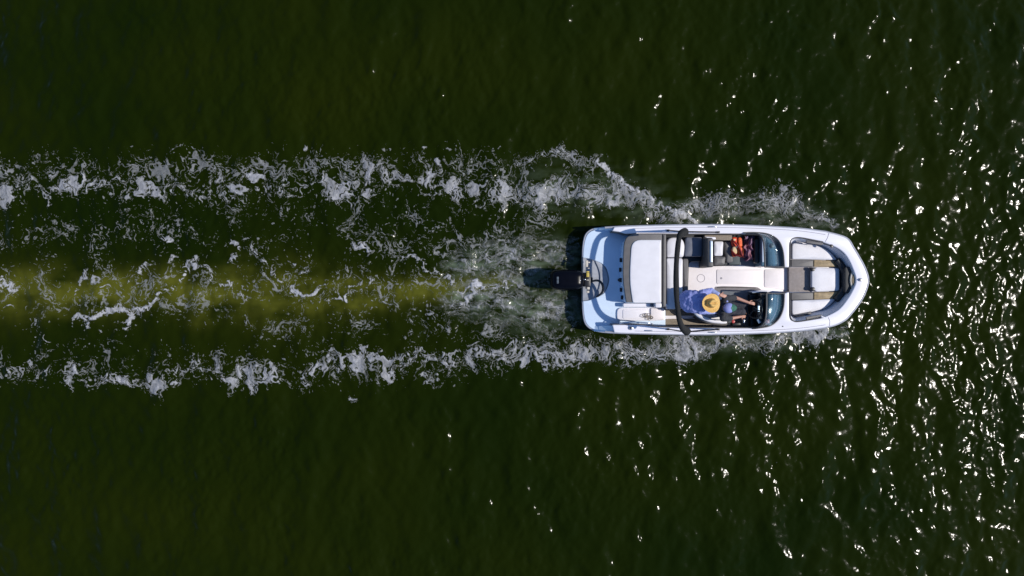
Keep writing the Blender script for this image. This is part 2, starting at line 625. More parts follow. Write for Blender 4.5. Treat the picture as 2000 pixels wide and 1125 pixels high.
for pts, hw, s in [([(440, 478), (480, 462), (505, 492), (530, 525), (560, 555), (585, 570), (610, 577), (632, 562)], 9, .72),
                   ([(575, 572), (605, 577), (628, 566)], 12, .8),
                   ([(152, 625), (185, 615), (200, 603), (235, 600), (262, 612), (300, 598)], 13, .95), ([(248, 640), (252, 622), (270, 608)], 9, .85),
                   ([(175, 640), (180, 615)], 9, .8), ([(225, 650), (232, 625), (255, 640)], 9, .6),
                   ([(300, 597), (322, 570), (345, 560), (355, 530), (380, 515), (408, 520), (410, 550)], 11, .80),
                   ([(-20, 552), (10, 558), (35, 560)], 12, .9), ([(140, 578), (155, 550), (170, 535), (192, 545)], 11, .72),
                   ([(200, 560), (225, 558), (255, 548), (290, 520)], 10, .78), ([(265, 580), (275, 545), (300, 515)], 8, .7),
                   ([(330, 510), (350, 495), (340, 470), (325, 465)], 13, .72), ([(450, 510), (462, 480), (460, 520), (475, 530)], 12, .75), ([(430, 565), (445, 550), (480, 575)], 12, .75),
                   ([(640, 592), (680, 575), (705, 562), (730, 548)], 12, .76), ([(660, 560), (680, 560), (720, 545)], 9, .66),
                   ([(770, 495), (810, 505), (850, 525), (900, 562), (940, 580)], 13, .72), ([(900, 595), (925, 565), (960, 560), (1010, 555)], 22, .78),
                   ([(560, 510), (590, 530), (600, 495)], 10, .7), ([(690, 480), (715, 495), (700, 470)], 12, .72), ([(620, 600), (690, 610), (740, 590), (800, 575)], 22, .56),
                   ([(840, 610), (870, 590), (850, 630)], 30, .62), ([(60, 625), (80, 648), (100, 660)], 11, .72), ([(150, 665), (210, 640), (260, 665)], 10, .58),
                   ([(20, 600), (60, 575), (100, 590)], 16, .50), ([(430, 630), (500, 620)], 14, .5), ([(480, 690), (500, 650), (520, 620)], 8, .55), ([(700, 640), (720, 600), (735, 570)], 16, .58)]:
    T = np.maximum(T, s * stroke(CX, CY, pts, hw))
W = 0.46 * stroke(CX, CY, [(-25, 345), (300, 338), (700, 335), (1000, 335)], 60)
W = np.maximum(W, 0.44 * stroke(CX, CY, [(-25, 710), (300, 712), (700, 722), (950, 705)], 52))
W = np.maximum(W, 0.36 * stroke(CX, CY, [(-25, 480), (300, 440), (700, 425), (1050, 440)], 75))
W = np.maximum(W, 0.39 * stroke(CX, CY, [(-25, 575), (200, 570), (500, 560), (800, 550), (1000, 545)], [80, 90, 90, 100, 80]))
W = np.maximum(W, 0.37 * stroke(CX, CY, [(500, 640), (700, 640), (960, 645), (1100, 650)], 46))
W = np.maximum(W, 0.48 * stroke(CX, CY, [(700, 470), (800, 490), (900, 480), (1080, 430)], 40))
lace = 0.62 * stroke(CX, CY, [(960, 380), (1060, 375), (1150, 370), (1230, 390), (1330, 425)], [36, 50, 56, 44, 16])
lace = np.maximum(lace, 0.66 * stroke(CX, CY, [(1190, 350), (1240, 388), (1300, 418), (1350, 434)], [16, 18, 18, 12]))
lace = np.maximum(lace, 0.42 * stroke(CX, CY, [(880, 500), (960, 500), (1090, 490)], [30, 34, 24]))
lace = np.maximum(lace, 0.47 * stroke(CX, CY, [(860, 600), (930, 580), (990, 585), (1090, 605)], [30, 40, 36, 24]))
lace = np.maximum(lace, 0.58 * stroke(CX, CY, [(1010, 318), (1100, 310), (1165, 322)], [20, 24, 18]))
lace = np.maximum(lace, 0.60 * stroke(CX, CY, [(1300, 408), (1370, 400), (1450, 395), (1540, 398), (1620, 432)], [28, 36, 38, 40, 16]))
lace = np.maximum(lace, 0.62 * stroke(CX, CY, [(930, 700), (1020, 690), (1150, 690), (1290, 686), (1400, 670), (1520, 666), (1650, 648)], [30, 38, 36, 34, 28, 26, 10]))
mist = np.maximum(stroke(CX, CY, [(1104, 496), (1050, 500), (980, 508), (900, 520)], [26, 36, 40, 28]), stroke(CX, CY, [(1102, 602), (1050, 606), (970, 592), (885, 585)], [30, 40, 40, 26]))
mist = np.maximum(mist, 0.85 * stroke(CX, CY, [(990, 548), (1075, 546)], 14))
mist = np.maximum(mist, 0.9 * stroke(CX, CY, [(960, 560), (930, 565), (905, 590)], 24))
mist = np.maximum(mist, 0.5 * stroke(CX, CY, [(1330, 425), (1400, 418), (1480, 412), (1560, 418), (1625, 442)], [16, 24, 28, 26, 8]))
mist = np.maximum(mist, 0.5 * stroke(CX, CY, [(1260, 690), (1400, 668), (1520, 664), (1640, 648)], [22, 22, 20, 8]))

# the eddies bend everything: strokes, veins and bubbles are looked up at swirled places
wx = 24 * fbm(X / 56, Y / 56, 3, 101) + 8 * fbm(X / 18, Y / 18, 2, 102) + 2.6 * perlin(X / 6.5, Y / 6.5, 105)
wy = 28 * fbm(X / 56, Y / 56, 3, 103) + 9 * fbm(X / 18, Y / 18, 2, 104) + 2.6 * perlin(X / 6.5, Y / 6.5, 106)
U, V = X + wx, Y + wy
XS, YS = X + 0.75 * wx, Y + 0.75 * wy
Ds, Ts, Ws, Ls, Cs = up(D, XS, YS), up(T, X + .55 * wx, Y + .55 * wy), up(W, X, Y), up(lace, XS, YS), up(crest, X + .35 * wx, Y + .35 * wy)
Ms = up(mist, X + .8 * wx, Y + .5 * wy)
UU, VV = U + 10 * fbm(U / 30, V / 30, 2, 111), V + 10 * fbm(U / 30, V / 30, 2, 112)
veinA = 1 - np.abs(perlin(UU / 36, VV / 36, 301)) * 3.2
veinB = 1 - np.abs(perlin(UU / 14, VV / 14, 302)) * 2.8
veinC = 1 - np.abs(perlin(UU / 7, VV / 7, 303)) * 2.5
vein = np.clip(np.maximum(np.maximum(veinA, 0.92 * veinB), 0.80 * veinC), -1, 1)
n_big = fbm(U / 60, V / 52, 3, 205, 0.55)
n_mid = fbm(UU / 20, VV / 20, 4, 201, 0.6)
n_fine = fbm(X / 8, Y / 8, 3, 211, 0.6)
n_speck = perlin(X / 4.4 + 0.2 * wx, Y / 4.2 + 0.2 * wy, 221)

v_patch = 0.74 * Ds + 0.165 + 0.32 * n_mid + 0.16 * n_big + 0.10 * n_fine + 0.33 * (vein - 0.6)
v_tend = 0.78 * Ts + 0.06 + 0.26 * n_mid + 0.14 * n_fine + 0.36 * (vein - 0.65)
v_web = Ws + 0.095 + 0.48 * (np.maximum(veinA, 0.97 * veinB) - 0.60) + 0.20 * n_big + 0.15 * n_mid + 0.10 * n_fine
v_lace = 1.05 * Ls + 0.05 + 0.42 * (np.maximum(veinB, 0.86 * veinC) - 0.58) + 0.16 * n_mid + 0.16 * n_big + 0.08 * n_fine
d_patch = sst(0.60, 0.70, v_patch)
d_tend = sst(0.60, 0.70, v_tend)
d_web = sst(0.60, 0.70, v_web)
d_lace = sst(0.58, 0.74, v_lace)
d_crest = sst(0.44, 0.75, Cs * 0.72 + 0.28 * n_fine + 0.22 * n_mid + 0.2 * (vein - .6))
spk = np.maximum(np.maximum(Ls * .9, Ws), 0.8 * Ds)
d_speck = sst(0.555, 0.66, 0.60 * n_speck + 0.24 * n_fine + 0.55 * spk + 0.22 * n_big - 0.5 * (1 - sst(0.05, 0.22, spk)))
MU, MV = X + .5 * wx + 6 * n_mid, Y + .42 * wy + 5 * n_mid
MV = MV + (MV - 550) * (X - 1000) * -0.0007
streak = fbm(MU / 46, MV / 9.5, 5, 231, 0.68)
rid = 1 - np.abs(fbm(MU / 34, MV / 10, 4, 241, 0.65)) * 2.2
Ms = Ms * (1 - 0.15 * up(stroke(CX, CY, [(990, 546), (1080, 546)], [10, 20]), X, Y))
d_mist = np.clip(Ms, 0, 1) * np.clip(-0.02 + 1.15 * streak + 0.62 * np.clip(rid, 0, 1) ** 3 + 0.22 * n_fine, 0, 0.88)
dens = np.maximum.reduce([d_patch * 0.86, d_crest, d_tend * 0.9, d_web * 0.56, d_lace * 0.78, d_speck * 0.62])
dens = np.maximum(dens, d_mist) + 0.25 * np.minimum(dens, d_mist)
dens = np.clip(dens, 0, 1) * np.clip(0.88 + 0.30 * fbm(U / 22, V / 18, 3, 251), 0.55, 1.0)
dens *= 1 - 0.15 * up(stroke(CX, CY, [(1020, 546), (1085, 546)], [12, 18]), X + .4 * wx, Y + .4 * wy)
dens[dens < 0.05] = 0
core = np.maximum(v_patch - 0.72, v_tend - 0.70)
whit = np.clip(0.10 + 0.9 * np.clip(core, 0, 1) + 0.8 * np.clip(fbm(UU / 18, VV / 14, 4, 261) - 0.15, 0, 1) + 0.5 * d_crest + 0.35 * d_tend * (Ts > 0.7), 0, 1)

cell = np.maximum.reduce([dens[:-1, :-1], dens[1:, :-1], dens[:-1, 1:], dens[1:, 1:]]) > 0.05
jj, i2 = np.nonzero(cell)
nfx = len(fxs)
q = np.stack([jj * nfx + i2, (jj + 1) * nfx + i2, (jj + 1) * nfx + i2 + 1, jj * nfx + i2 + 1], -1)
used, inv = np.unique(q.ravel(), return_inverse=True)
uj, ui = used // nfx, used % nfx
ux, uy = X[uj, ui].astype(np.float64), Y[uj, ui].astype(np.float64)
ud = dens[uj, ui]
hz = water_height(ux, uy) + 0.006 + 0.022 * ud * (0.6 + 0.8 * n_fine[uj, ui])
fco = np.stack([(ux - 1000) * H / F, -(uy - 562.5) * H / F, np.maximum(hz, water_height(ux, uy) + 0.004)], -1)
fme = grid_mesh_fast(fco, inv.reshape(-1, 4))
for nm, arr in (('cover', ud), ('whiteness', whit[uj, ui])):
    at = fme.attributes.new(nm, 'FLOAT', 'POINT')
    at.data.foreach_set('value', arr.astype(np.float32).ravel())
fm = bpy.data.materials.new('wake_foam')
fm.use_nodes = True
t = fm.node_tree
b = t.nodes['Principled BSDF']
b.inputs['Roughness'].default_value = 0.55
b.inputs['Specular IOR Level'].default_value = 0.3
cf = mixc(attr('cover'), (0.225, 0.235, 0.20), (0.26, 0.265, 0.295))
cf = mixc(attr('whiteness'), cf, (0.50, 0.50, 0.52))
t.links.new(cf, b.inputs['Base Color'])
t.links.new(attr('cover'), b.inputs['Alpha'])
foam = finish('wake_foam', fme, fm, None, 0)
foam['kind'] = 'stuff'
foam['label'] = 'white foam and spray trailing in two bands behind the boat'

# ------------------------------------------------------------------ materials of the boat
M = {}
M['gelcoat'] = mat('white_gelcoat', (0.77, 0.755, 0.80), 0.22, 0.02, 3.0, coat=0.3)
M['gelcoat_shade_tint'] = mat('shade_tinted_white_gelcoat', (0.60, 0.72, 0.86), 0.22, 0.02, 3.0, coat=0.3)  # white gelcoat with the blue of sky-lit shade mixed into its colour
M['hull'] = mat('blue_hull_gelcoat', (0.10, 0.20, 0.42), 0.2, 0.05, coat=0.4)
M['liner'] = mat('cockpit_liner', (0.78, 0.73, 0.74), 0.45, 0.04, 5.0, bump=0.1, bscale=160)
M['vinyl_white'] = mat('white_vinyl', (0.68, 0.67, 0.70), 0.5, 0.04, 5.0, bump=0.12, bscale=120)
M['vinyl_grey'] = mat('grey_vinyl', (0.125, 0.118, 0.115), 0.55, 0.10, 8.0, bump=0.1)
M['vinyl_slate'] = mat('slate_vinyl', (0.13, 0.14, 0.175), 0.5, 0.1, 8.0)
M['vinyl_tan'] = mat('tan_vinyl', (0.34, 0.25, 0.13), 0.55, 0.2, 20.0)
M['vinyl_black'] = mat('black_vinyl', (0.014, 0.016, 0.018), 0.5, 0.1)
M['trim'] = mat('dark_trim', (0.07, 0.066, 0.066), 0.5, 0.1)
M['seam'] = mat('seam_grey', (0.30, 0.29, 0.33), 0.6, 0.1)
M['rubber'] = mat('rub_rail_grey', (0.32, 0.33, 0.38), 0.45, 0.1)
M['carpet'] = mat('tan_carpet', (0.27, 0.225, 0.175), 0.9, 0.14, 30.0, bump=0.4, bscale=300)
M['mat_grey'] = mat('grey_mat', (0.25, 0.23, 0.235), 0.85, 0.1, 26.0, bump=0.3, bscale=260)
M['taupe'] = mat('taupe_mat', (0.30, 0.265, 0.25), 0.85, 0.1, 18.0, bump=0.3, bscale=260)
M['well'] = mat('engine_well_grey', (0.36, 0.38, 0.42), 0.4, 0.12, 9.0)
M['steel'] = mat('stainless_steel', (0.62, 0.64, 0.68), 0.22, 0.05, metal=0.9)
M['alu'] = mat('brushed_aluminium', (0.45, 0.52, 0.62), 0.3, 0.05, metal=0.6)
M['canvas'] = mat('black_canvas', (0.012, 0.012, 0.012), 0.85, 0.3, 30.0, bump=0.6, bscale=40)
M['cowl'] = mat('black_cowling', (0.0025, 0.003, 0.006), 0.25, 0.1, spec=0.10)
M['black'] = mat('black_plastic', (0.010, 0.010, 0.012), 0.4, 0.1)
M['dash'] = mat('dash_plastic', (0.13, 0.21, 0.26), 0.14, 0.1, coat=0.5)
M['helm'] = mat('helm_black', (0.008, 0.010, 0.014), 0.35, 0.1)
M['mark'] = mat('cowl_mark_grey', (0.10, 0.13, 0.16), 0.5, 0.05)
M['bone'] = mat('bone_plastic', (0.55, 0.50, 0.42), 0.5, 0.1)
M['yellow'] = mat('warning_yellow', (0.50, 0.38, 0.07), 0.5, 0.1)
M['glass'] = glass_mat('tinted_glass', (0.84, 0.91, 0.94))
M['red'] = mat('red_plastic', (0.45, 0.03, 0.03), 0.4, 0.1)

# ------------------------------------------------------------------ the boat
boat = thing('motorboat', 'white bowrider motorboat running with two people aboard and a black outboard', 'motorboat', P(1400, 547, 0))

outer_port = [(1141, 470), (1146, 457), (1156, 449), (1172, 445.5), (1200, 443.5), (1250, 441.5), (1350, 439.5), (1450, 440.5), (1551, 445.5), (1600, 451), (1619, 454.5), (1653, 465), (1667, 484), (1684, 513), (1692.5, 532), (1695.5, 547)]
outer_star = [(1692.5, 563), (1682, 586), (1662, 613), (1647, 627), (1618, 638), (1551, 646.5), (1450, 651.5), (1350, 653), (1250, 651), (1200, 649.5), (1172, 647), (1156, 642), (1146, 634), (1141, 622)]
outer = spl(outer_port + outer_star, False, 5)

# hull skin, from the sheer line to the keel
def sheer(px):
    return 0.36 + 0.38 * float(sst(1150, 1215, px))
hp = [P(x, y, sheer(x)) for x, y in outer]
yc = P(1400, 547, 0.72).y
rings = []
for fz, sy, bowcut in ((1.0, 0.985, 0.02), (0.6, 0.955, 0.16), (0.2, 0.88, 0.42), (0.0, 0.80, 0.62), (-0.28, 0.5, 0.9), (-0.52, 0.05, 1.3)):
    ring = []
    x0, x1 = hp[0].x, max(p.x for p in hp)
    for p in hp:
        tt = (p.x - x0) / (x1 - x0)
        z = p.z * fz if fz > 0 else 0.74 * fz
        ring.append(Vector((p.x - bowcut * tt ** 3 + 0.02, yc + (p.y - yc) * sy * (1 - 0.12 * bowcut * tt ** 2), z)))
    rings.append(ring)
finish('hull', loft(rings, False, True), M['hull'], boat, 50)

# aft platform, low behind the seats
plat_out = [(x, y) for x, y in outer if x <= 1235]
well = [(1138, 503), (1153, 506), (1172, 513), (1183, 522), (1188, 534), (1190, 547), (1187, 560), (1180, 572), (1166, 580), (1152, 586), (1138, 588)]
half = len(outer)
loop = spl([(1300, 453), (1235, 444.5), (1200, 445), (1172, 447)], False, 4) + spl([(1172, 447), (1157, 450.5), (1147, 458), (1142, 471), (1139.5, 487), (1138.5, 503)], False, 4)[1:] \
    + spl(well, False, 4)[1:-1] + spl([(1138.5, 588), (1139.5, 606), (1142, 623), (1147, 634), (1157, 642), (1172, 646.5)], False, 4) + spl([(1172, 646.5), (1200, 648.5), (1240, 648.5), (1300, 646)], False, 4)[1:]
plate('swim_platform', loop, 0.42, 0.26, M['gelcoat_shade_tint'], boat, 0.018)
plate('engine_well', rnd([(1138, 498, 2), (1165, 500, 18), (1197, 520, 18), (1200, 547, 10), (1195, 575, 18), (1165, 592, 16), (1138, 593, 2)]), 0.365, 0.10, M['well'], boat, 0.01)
plate('well_step', rnd([(1160, 506, 10), (1181, 518, 12), (1189, 547, 12), (1181, 574, 12), (1160, 583, 8), (1172, 560, 14), (1172, 530, 14)]), 0.40, 0.366, M['well'], boat, 0.012)
plate('transom_lip', rnd([(1138.5, 503), (1142.5, 503), (1142.5, 527), (1138.5, 527)]), 0.41, 0.366, M['well'], boat, 0.006)

# deck: gunwales, windscreen deck and bow in one moulding
dz = 0.80
deck_out = [p for p in outer if p[0] >= 1195]
inner = spl([(1196, 634.5), (1215, 634.5), (1255, 635), (1275, 638), (1300, 639.5)], False, 3) + [(1350, 640.5), (1420, 641), (1470, 641)] \
    + spl([(1478, 641), (1504, 636.5), (1521, 623), (1530, 602), (1532, 573)], False, 6) \
    + rnd([(1533, 570.5), (1541.5, 570.5, 2), (1541.5, 626, 14), (1558, 628.5, 8), (1608, 620.5, 8)])[1:] \
    + spl([(1612, 619), (1638, 605), (1657, 582), (1669, 560), (1672, 547), (1668.5, 531), (1655, 502), (1637, 485), (1610, 473.5)], False, 5) \
    + rnd([(1606, 472), (1562, 463.5, 8), (1542, 466, 14), (1541.5, 522, 2), (1533, 522)]) \
    + spl([(1532, 520), (1529, 490), (1519, 471), (1500, 460), (1478, 456.5)], False, 6) + [(1420, 456), (1350, 456), (1280, 456), (1222, 456.5), (1208, 452.5), (1196, 451)]
plate('deck', deck_out + inner, dz, 0.70, M['gelcoat'], boat, 0.022, 3)
# quarter mouldings that carry the gunwale down to the platform
for side, ys_ in ((1, (443.8, 450.5)), (-1, (635.5, 649.0))):
    a0, a1 = ys_
    rg = []
    for px, z, ins in ((1240, 0.785, 0.2), (1215, 0.775, 0.2), (1197, 0.72, 0.3), (1183, 0.62, 0.6), (1170, 0.47, 1.2), (1160, 0.412, 2.0)):
        rg.append([P(px, a0 + ins, z), P(px, a1 - ins, z), P(px, a1 - ins, 0.36), P(px, a0 + ins, 0.36)])
    finish('quarter_moulding', loft(rg), M['gelcoat_shade_tint'], boat, 60)
tube('rub_rail', [P(x, y, 0.735) for x, y in outer if x >= 1180], 0.022, M['rubber'], boat)
tube('rub_rail', [P(x, y, 0.39) for x, y in spl([(1192, 649.5), (1172, 647.5), (1156, 643), (1145, 634), (1140.5, 622), (1138.5, 605), (1138, 589)], False, 5)], 0.018, M['rubber'], boat)
tube('rub_rail', [P(x, y, 0.39) for x, y in spl([(1192, 443.5), (1172, 445.5), (1156, 448.5), (1145, 457), (1140.5, 470), (1138.5, 486), (1138, 502)], False, 5)], 0.018, M['rubber'], boat)
for pts in ([(1619, 455.5), (1616.5, 464), (1612, 472)], [(1620, 636.5), (1621, 628), (1618, 620)]):
    tube('deck_seam', [P(x, y, 0.8) for x, y in pts], 0.006, M['seam'], boat, res=1)
tube('deck_seam', [P(x, y, 0.8) for x, y in spl([(1240, 646.5), (1350, 648.5), (1450, 647), (1551, 642), (1612, 634.5)], False, 6)], 0.005, M['seam'], boat, res=1)
tube('deck_seam', [P(x, y, 0.8) for x, y in spl([(1240, 446), (1350, 444), (1450, 445), (1551, 450), (1612, 458)], False, 6)], 0.005, M['seam'], boat, res=1)

# inner skin of the cockpit and bow, below the deck edge
vs, fs = [], []
for (x, y) in inner:
    p = P(x, y, 0.77)
    q_ = p + Vector((0, 0, -0.50))
    vs += [p, q_]
for i in range(len(inner) - 1):
    fs.append((2 * i, 2 * i + 1, 2 * i + 3, 2 * i + 2))
me = raw(vs, fs)
lin = finish('cockpit_side', me, M['vinyl_grey'], boat, 50)
so = lin.modifiers.new('Solidify', 'SOLIDIFY')
so.thickness = 0.012

# floor
plate('cockpit_sole', rnd([(1215, 452), (1555, 452), (1555, 645), (1215, 645)], 3), 0.30, 0.24, M['liner'], boat, 0.01)
hat_ = plate('floor_hatch', rnd([(1400, 526.5), (1490, 526.5), (1490, 555), (1400, 555)], 4), 0.312, 0.302, M['liner'], boat, 0.004)
finish('hatch_pull', cyl_mesh(P(1409, 543.5, 0.316), 0.022, 0.006, bevel=0.002), M['seam'], hat_)
plate('floor_hatch', rnd([(1493, 526.5), (1541, 524), (1543, 568), (1493, 561)], 4), 0.312, 0.302, M['liner'], boat, 0.004)
tube('floor_drain', [P(1369 + 7.5 * math.cos(a), 543.5 + 7.5 * math.sin(a), 0.301) for a in [k * math.pi / 10 for k in range(20)]], 0.005, M['seam'], boat, True, 1)
plate('floor_mat', rnd([(1396, 560), (1412, 559), (1480, 561), (1488, 567), (1488, 640), (1396, 640)], 3), 0.306, 0.3005, M['mat_grey'], boat, 0.002)
plate('floor_mat', rnd([(1297, 600), (1394, 600), (1394, 641), (1297, 641)], 2), 0.306, 0.3005, M['carpet'], boat, 0.002)
plate('floor_mat', rnd([(1274, 626), (1298, 626), (1298, 640), (1274, 637)], 2), 0.322, 0.3005, M['carpet'], boat, 0.002)
plate('sole_rib', rnd([(1297, 616.5), (1358, 616.5, 0), (1352, 619.5), (1358, 622.5), (1297, 623)], 1), 0.33, 0.301, M['liner'], boat, 0.004)
tube('floor_seam', [P(x, y, 0.312) for x, y in ((1402, 561.5), (1425, 560.5), (1450, 561), (1476, 562.5))], 0.012, M['trim'], boat)

# starboard walk-through steps beside the sunpad
plate('walkthrough_step', rnd([(1205, 601, 10), (1299, 600.5, 2), (1299, 625.5, 2), (1272, 627, 2), (1205, 626, 8)]), 0.46, 0.26, M['gelcoat'], boat, 0.015)
plate('step_hatch', rnd([(1216.5, 604.5), (1264, 604.5), (1264, 622.5), (1216.5, 622.5)], 3), 0.471, 0.459, M['gelcoat'], boat, 0.006)
plate('walkthrough_step', rnd([(1271, 602), (1297.5, 602), (1297.5, 624), (1271, 624)], 3), 0.495, 0.461, M['liner'], boat, 0.012)

# sunpad over the stern
plate('sunpad_base', rnd([(1219, 457, 26), (1300, 457, 2), (1300, 592, 2), (1222, 592, 5), (1214.5, 545, 60)]), 0.78, 0.30, M['gelcoat_shade_tint'], boat, 0.03, 3)
sp = plate('sunpad', rnd([(1219.5, 456.5, 24), (1293, 456.5, 2), (1293, 591, 2), (1223, 591, 3), (1215.5, 540, 60)]), 0.84, 0.782, M['vinyl_grey'], boat, 0.018, 3)
cushion('sunpad_cushion', rnd([(1234, 468.5, 18), (1291.5, 468.5, 1), (1291.5, 591.5, 2), (1236, 591.5, 4), (1229, 545, 50)]), 0.865, 0.82, M['vinyl_white'], sp, 0.018, None, 0.004)
plate('sunpad_shelf', rnd([(1217, 592.5), (1277, 592.5), (1277, 600), (1217, 600)], 2), 0.60, 0.30, M['gelcoat'], boat, 0.02, 3)
plate('shelf_latch', rnd([(1270, 592.8), (1279, 592.8), (1279, 599.6), (1270, 599.6)], 3), 0.64, 0.601, M['vinyl_slate'], boat, 0.012)
plate('seat_corner', rnd([(1279.5, 591), (1293, 591), (1293, 601), (1279.5, 601)], 3), 0.79, 0.30, M['gelcoat'], boat, 0.025)
for (x, y) in ((1212.5, 508), (1211.5, 527), (1211.8, 547), (1213, 566), (1215, 581)):
    finish('sunpad_latch', box_mesh(P(x, y, 0.72), (0.055, 0.09, 0.03), 0, 0.008), M['black'], boat)
finish('platform_fitting', cyl_mesh(P(1209, 547, 0.428), 0.028, 0.02, bevel=0.004), M['black'], boat)

# aft bench
plate('bench_backrest', rnd([(1293.5, 457, 2), (1301.5, 457, 3), (1301.5, 600, 3), (1293.5, 600, 2)]), 0.82, 0.30, M['vinyl_grey'], boat, 0.03)
plate('bench_base', rnd([(1298, 457), (1398, 457), (1398, 510, 8), (1346, 511, 8), (1343, 605), (1298, 605)], 4), 0.50, 0.302, M['vinyl_black'], boat, 0.02)
cushion('bench_cushion', rnd([(1302, 463.5, 14), (1332, 463.5, 12), (1339, 480, 12), (1336, 502.5, 6), (1302, 502.5, 3)]), 0.66, 0.50, M['vinyl_white'], boat, 0.04)
cushion('bench_cushion', rnd([(1302, 504, 3), (1334, 504, 5), (1334, 604, 5), (1302, 604, 3)]), 0.66, 0.50, M['vinyl_white'], boat, 0.04)
cushion('bench_front_pad', rnd([(1334.5, 505), (1344.5, 505), (1344.5, 604), (1334.5, 604)], 3), 0.61, 0.50, M['vinyl_grey'], boat, 0.025)
finish('seat_hinge', cyl_mesh(P(1301, 596, 0.68), 0.03, 0.03, bevel=0.008), M['steel'], boat)

# port lounge seats, back to back
cushion('lounge_cushion', rnd([(1340, 463), (1372, 463), (1372, 501), (1337, 501)], 4), 0.68, 0.50, M['vinyl_slate'], boat, 0.03)
cushion('lounge_cushion', rnd([(1372.8, 463), (1380.5, 463), (1380.5, 501), (1372.8, 501)], 3), 0.70, 0.50, M['trim'], boat, 0.025)
lb = plate('lounge_backrest', rnd([(1381, 464, 4), (1393, 464, 4), (1394, 522, 4), (1382, 522, 4)]), 0.98, 0.302, M['trim'], boat, 0.03)
plate('backrest_rail', rnd([(1386.5, 470), (1392, 470), (1392, 512.5), (1386.5, 512.5)], 2), 1.0, 0.97, M['alu'], lb, 0.012)
plate('port_seat_base', rnd([(1394, 462), (1446, 462), (1446, 518), (1394, 520)], 3), 0.46, 0.302, M['vinyl_black'], boat, 0.02)
cushion('port_seat_cushion', rnd([(1394.5, 471), (1413.5, 471), (1412, 500), (1394.5, 500)], 4), 0.62, 0.46, M['vinyl_white'], boat, 0.03)
cushion('port_seat_cushion', rnd([(1394.5, 501), (1418, 501), (1416, 517), (1394.5, 518)], 4), 0.61, 0.46, M['vinyl_grey'], boat, 0.03)
cushion('port_seat_cushion', rnd([(1414.5, 471), (1432, 471), (1432, 513), (1419, 513), (1418, 500)], 4), 0.60, 0.46, M['vinyl_grey'], boat, 0.03)
plate('side_shelf', rnd([(1376, 459), (1430, 459), (1430, 469.5), (1376, 468)], 2), 0.70, 0.30, M['carpet'], boat, 0.01)
plate('side_cap', rnd([(1376, 462), (1398, 463), (1398, 468), (1384, 467)], 2), 0.735, 0.701, M['gelcoat'], boat, 0.01)
plate('passenger_sole', rnd([(1432, 460), (1488, 460), (1488, 523), (1432, 516)], 3), 0.33, 0.302, M['taupe'], boat, 0.01)

# port console and its glove box, under glass
pc = plate('port_console', rnd([(1487, 459), (1504, 461, 10), (1524, 475, 16), (1529.5, 500, 8), (1530.5, 521), (1487, 521)], 2), 0.70, 0.302, M['dash'], boat, 0.03, 3)
plate('glove_box', rnd([(1474, 466), (1484, 466), (1484, 514), (1474, 514)], 4), 0.60, 0.45, M['black'], pc, 0.02)
plate('console_tray', rnd([(1499, 473, 8), (1515, 475, 8), (1519, 517, 4), (1499, 517, 4)]), 0.725, 0.701, M['dash'], pc, 0.01)
plate('console_pad', rnd([(1488.5, 464, 5), (1496.5, 464, 3), (1496.5, 512, 4), (1489, 512)]), 0.722, 0.701, M['gelcoat'], pc, 0.01)
finish('cup_recess', cyl_mesh(P(1507, 480, 0.728), 0.05, 0.01, bevel=0.002), M['black'], pc)

# helm console: hooded dash, wheel, gauges
hc = plate('helm_console', rnd([(1487, 573.5), (1530.5, 573.5), (1529, 602, 8), (1521, 621, 16), (1503, 634.5, 10), (1487, 638)], 2), 0.74, 0.302, M['helm'], boat, 0.03, 3)
rg = []
for i in range(9):
    a = i / 8
    px = 1496 + 33 * a
    row = []
    for k in range(13):
        c_ = k / 12
        lim = 636 - 36 * max(0, (a - 0.2) / 0.8) ** 1.6
        py = 575 + (lim - 575) * c_
        z = 0.845 + 0.045 * math.sin(math.pi * c_) ** 0.8 - 0.10 * a * a - 0.02 * a
        row.append(P(px, py, z))
    rg.append(row)
dome = finish('dash_top', loft(rg, False, False, False), M['dash'], hc, 180)
so = dome.modifiers.new('Solidify', 'SOLIDIFY')
so.thickness = 0.02
plate('instrument_hood', rnd([(1478, 586, 6), (1496, 580, 5), (1496, 634, 5), (1479, 628, 6)]), 0.80, 0.60, M['helm'], hc, 0.03, 3)
plate('helm_panel', rnd([(1464, 575, 3), (1480, 575, 3), (1480, 640, 3), (1466, 640, 3)]), 0.46, 0.32, M['helm'], hc, 0.02)
finish('compass', cyl_mesh(P(1489, 579, 0.75), 0.05, 0.08, bevel=0.02), M['black'], hc)
plate('gauge_screen', rnd([(1479.5, 597), (1483.5, 597), (1483.5, 609), (1479.5, 609)], 1), 0.812, 0.801, M['alu'], hc, 0.004)
finish('helm_switch', box_mesh(P(1482, 627, 0.79), (0.06, 0.09, 0.02), 0.5, 0.006), M['alu'], hc)
wc = P(1473, 604, 0.84)
ax = Vector((-0.80, 0, 0.60)).normalized()
u_ = Vector((0, 1, 0))
v_ = ax.cross(u_)
ring = [wc + (u_ * math.cos(a) + v_ * math.sin(a)) * 0.185 for a in [k * math.pi / 16 for k in range(32)]]
wh = tube('steering_wheel', ring, 0.016, M['black'], boat, True)
for a in (0.3, 2.4, 4.5):
    tube('spoke', [wc, wc + (u_ * math.cos(a) + v_ * math.sin(a)) * 0.18], 0.012, M['black'], wh)
finish('hub', cyl_mesh(wc, 0.045, 0.04, ax, bevel=0.01), M['black'], wh)
tube('steering_column', [wc, wc - ax * 0.22], 0.025, M['black'], boat)
th = finish('throttle_box', box_mesh(P(1438, 632.5, 0.60), (0.22, 0.07, 0.16), 0.05, 0.02), M['black'], boat)
tube('throttle_lever', [P(1440, 629, 0.64), P(1444, 628, 0.72), P(1452, 627, 0.78)], 0.014, M['black'], th)
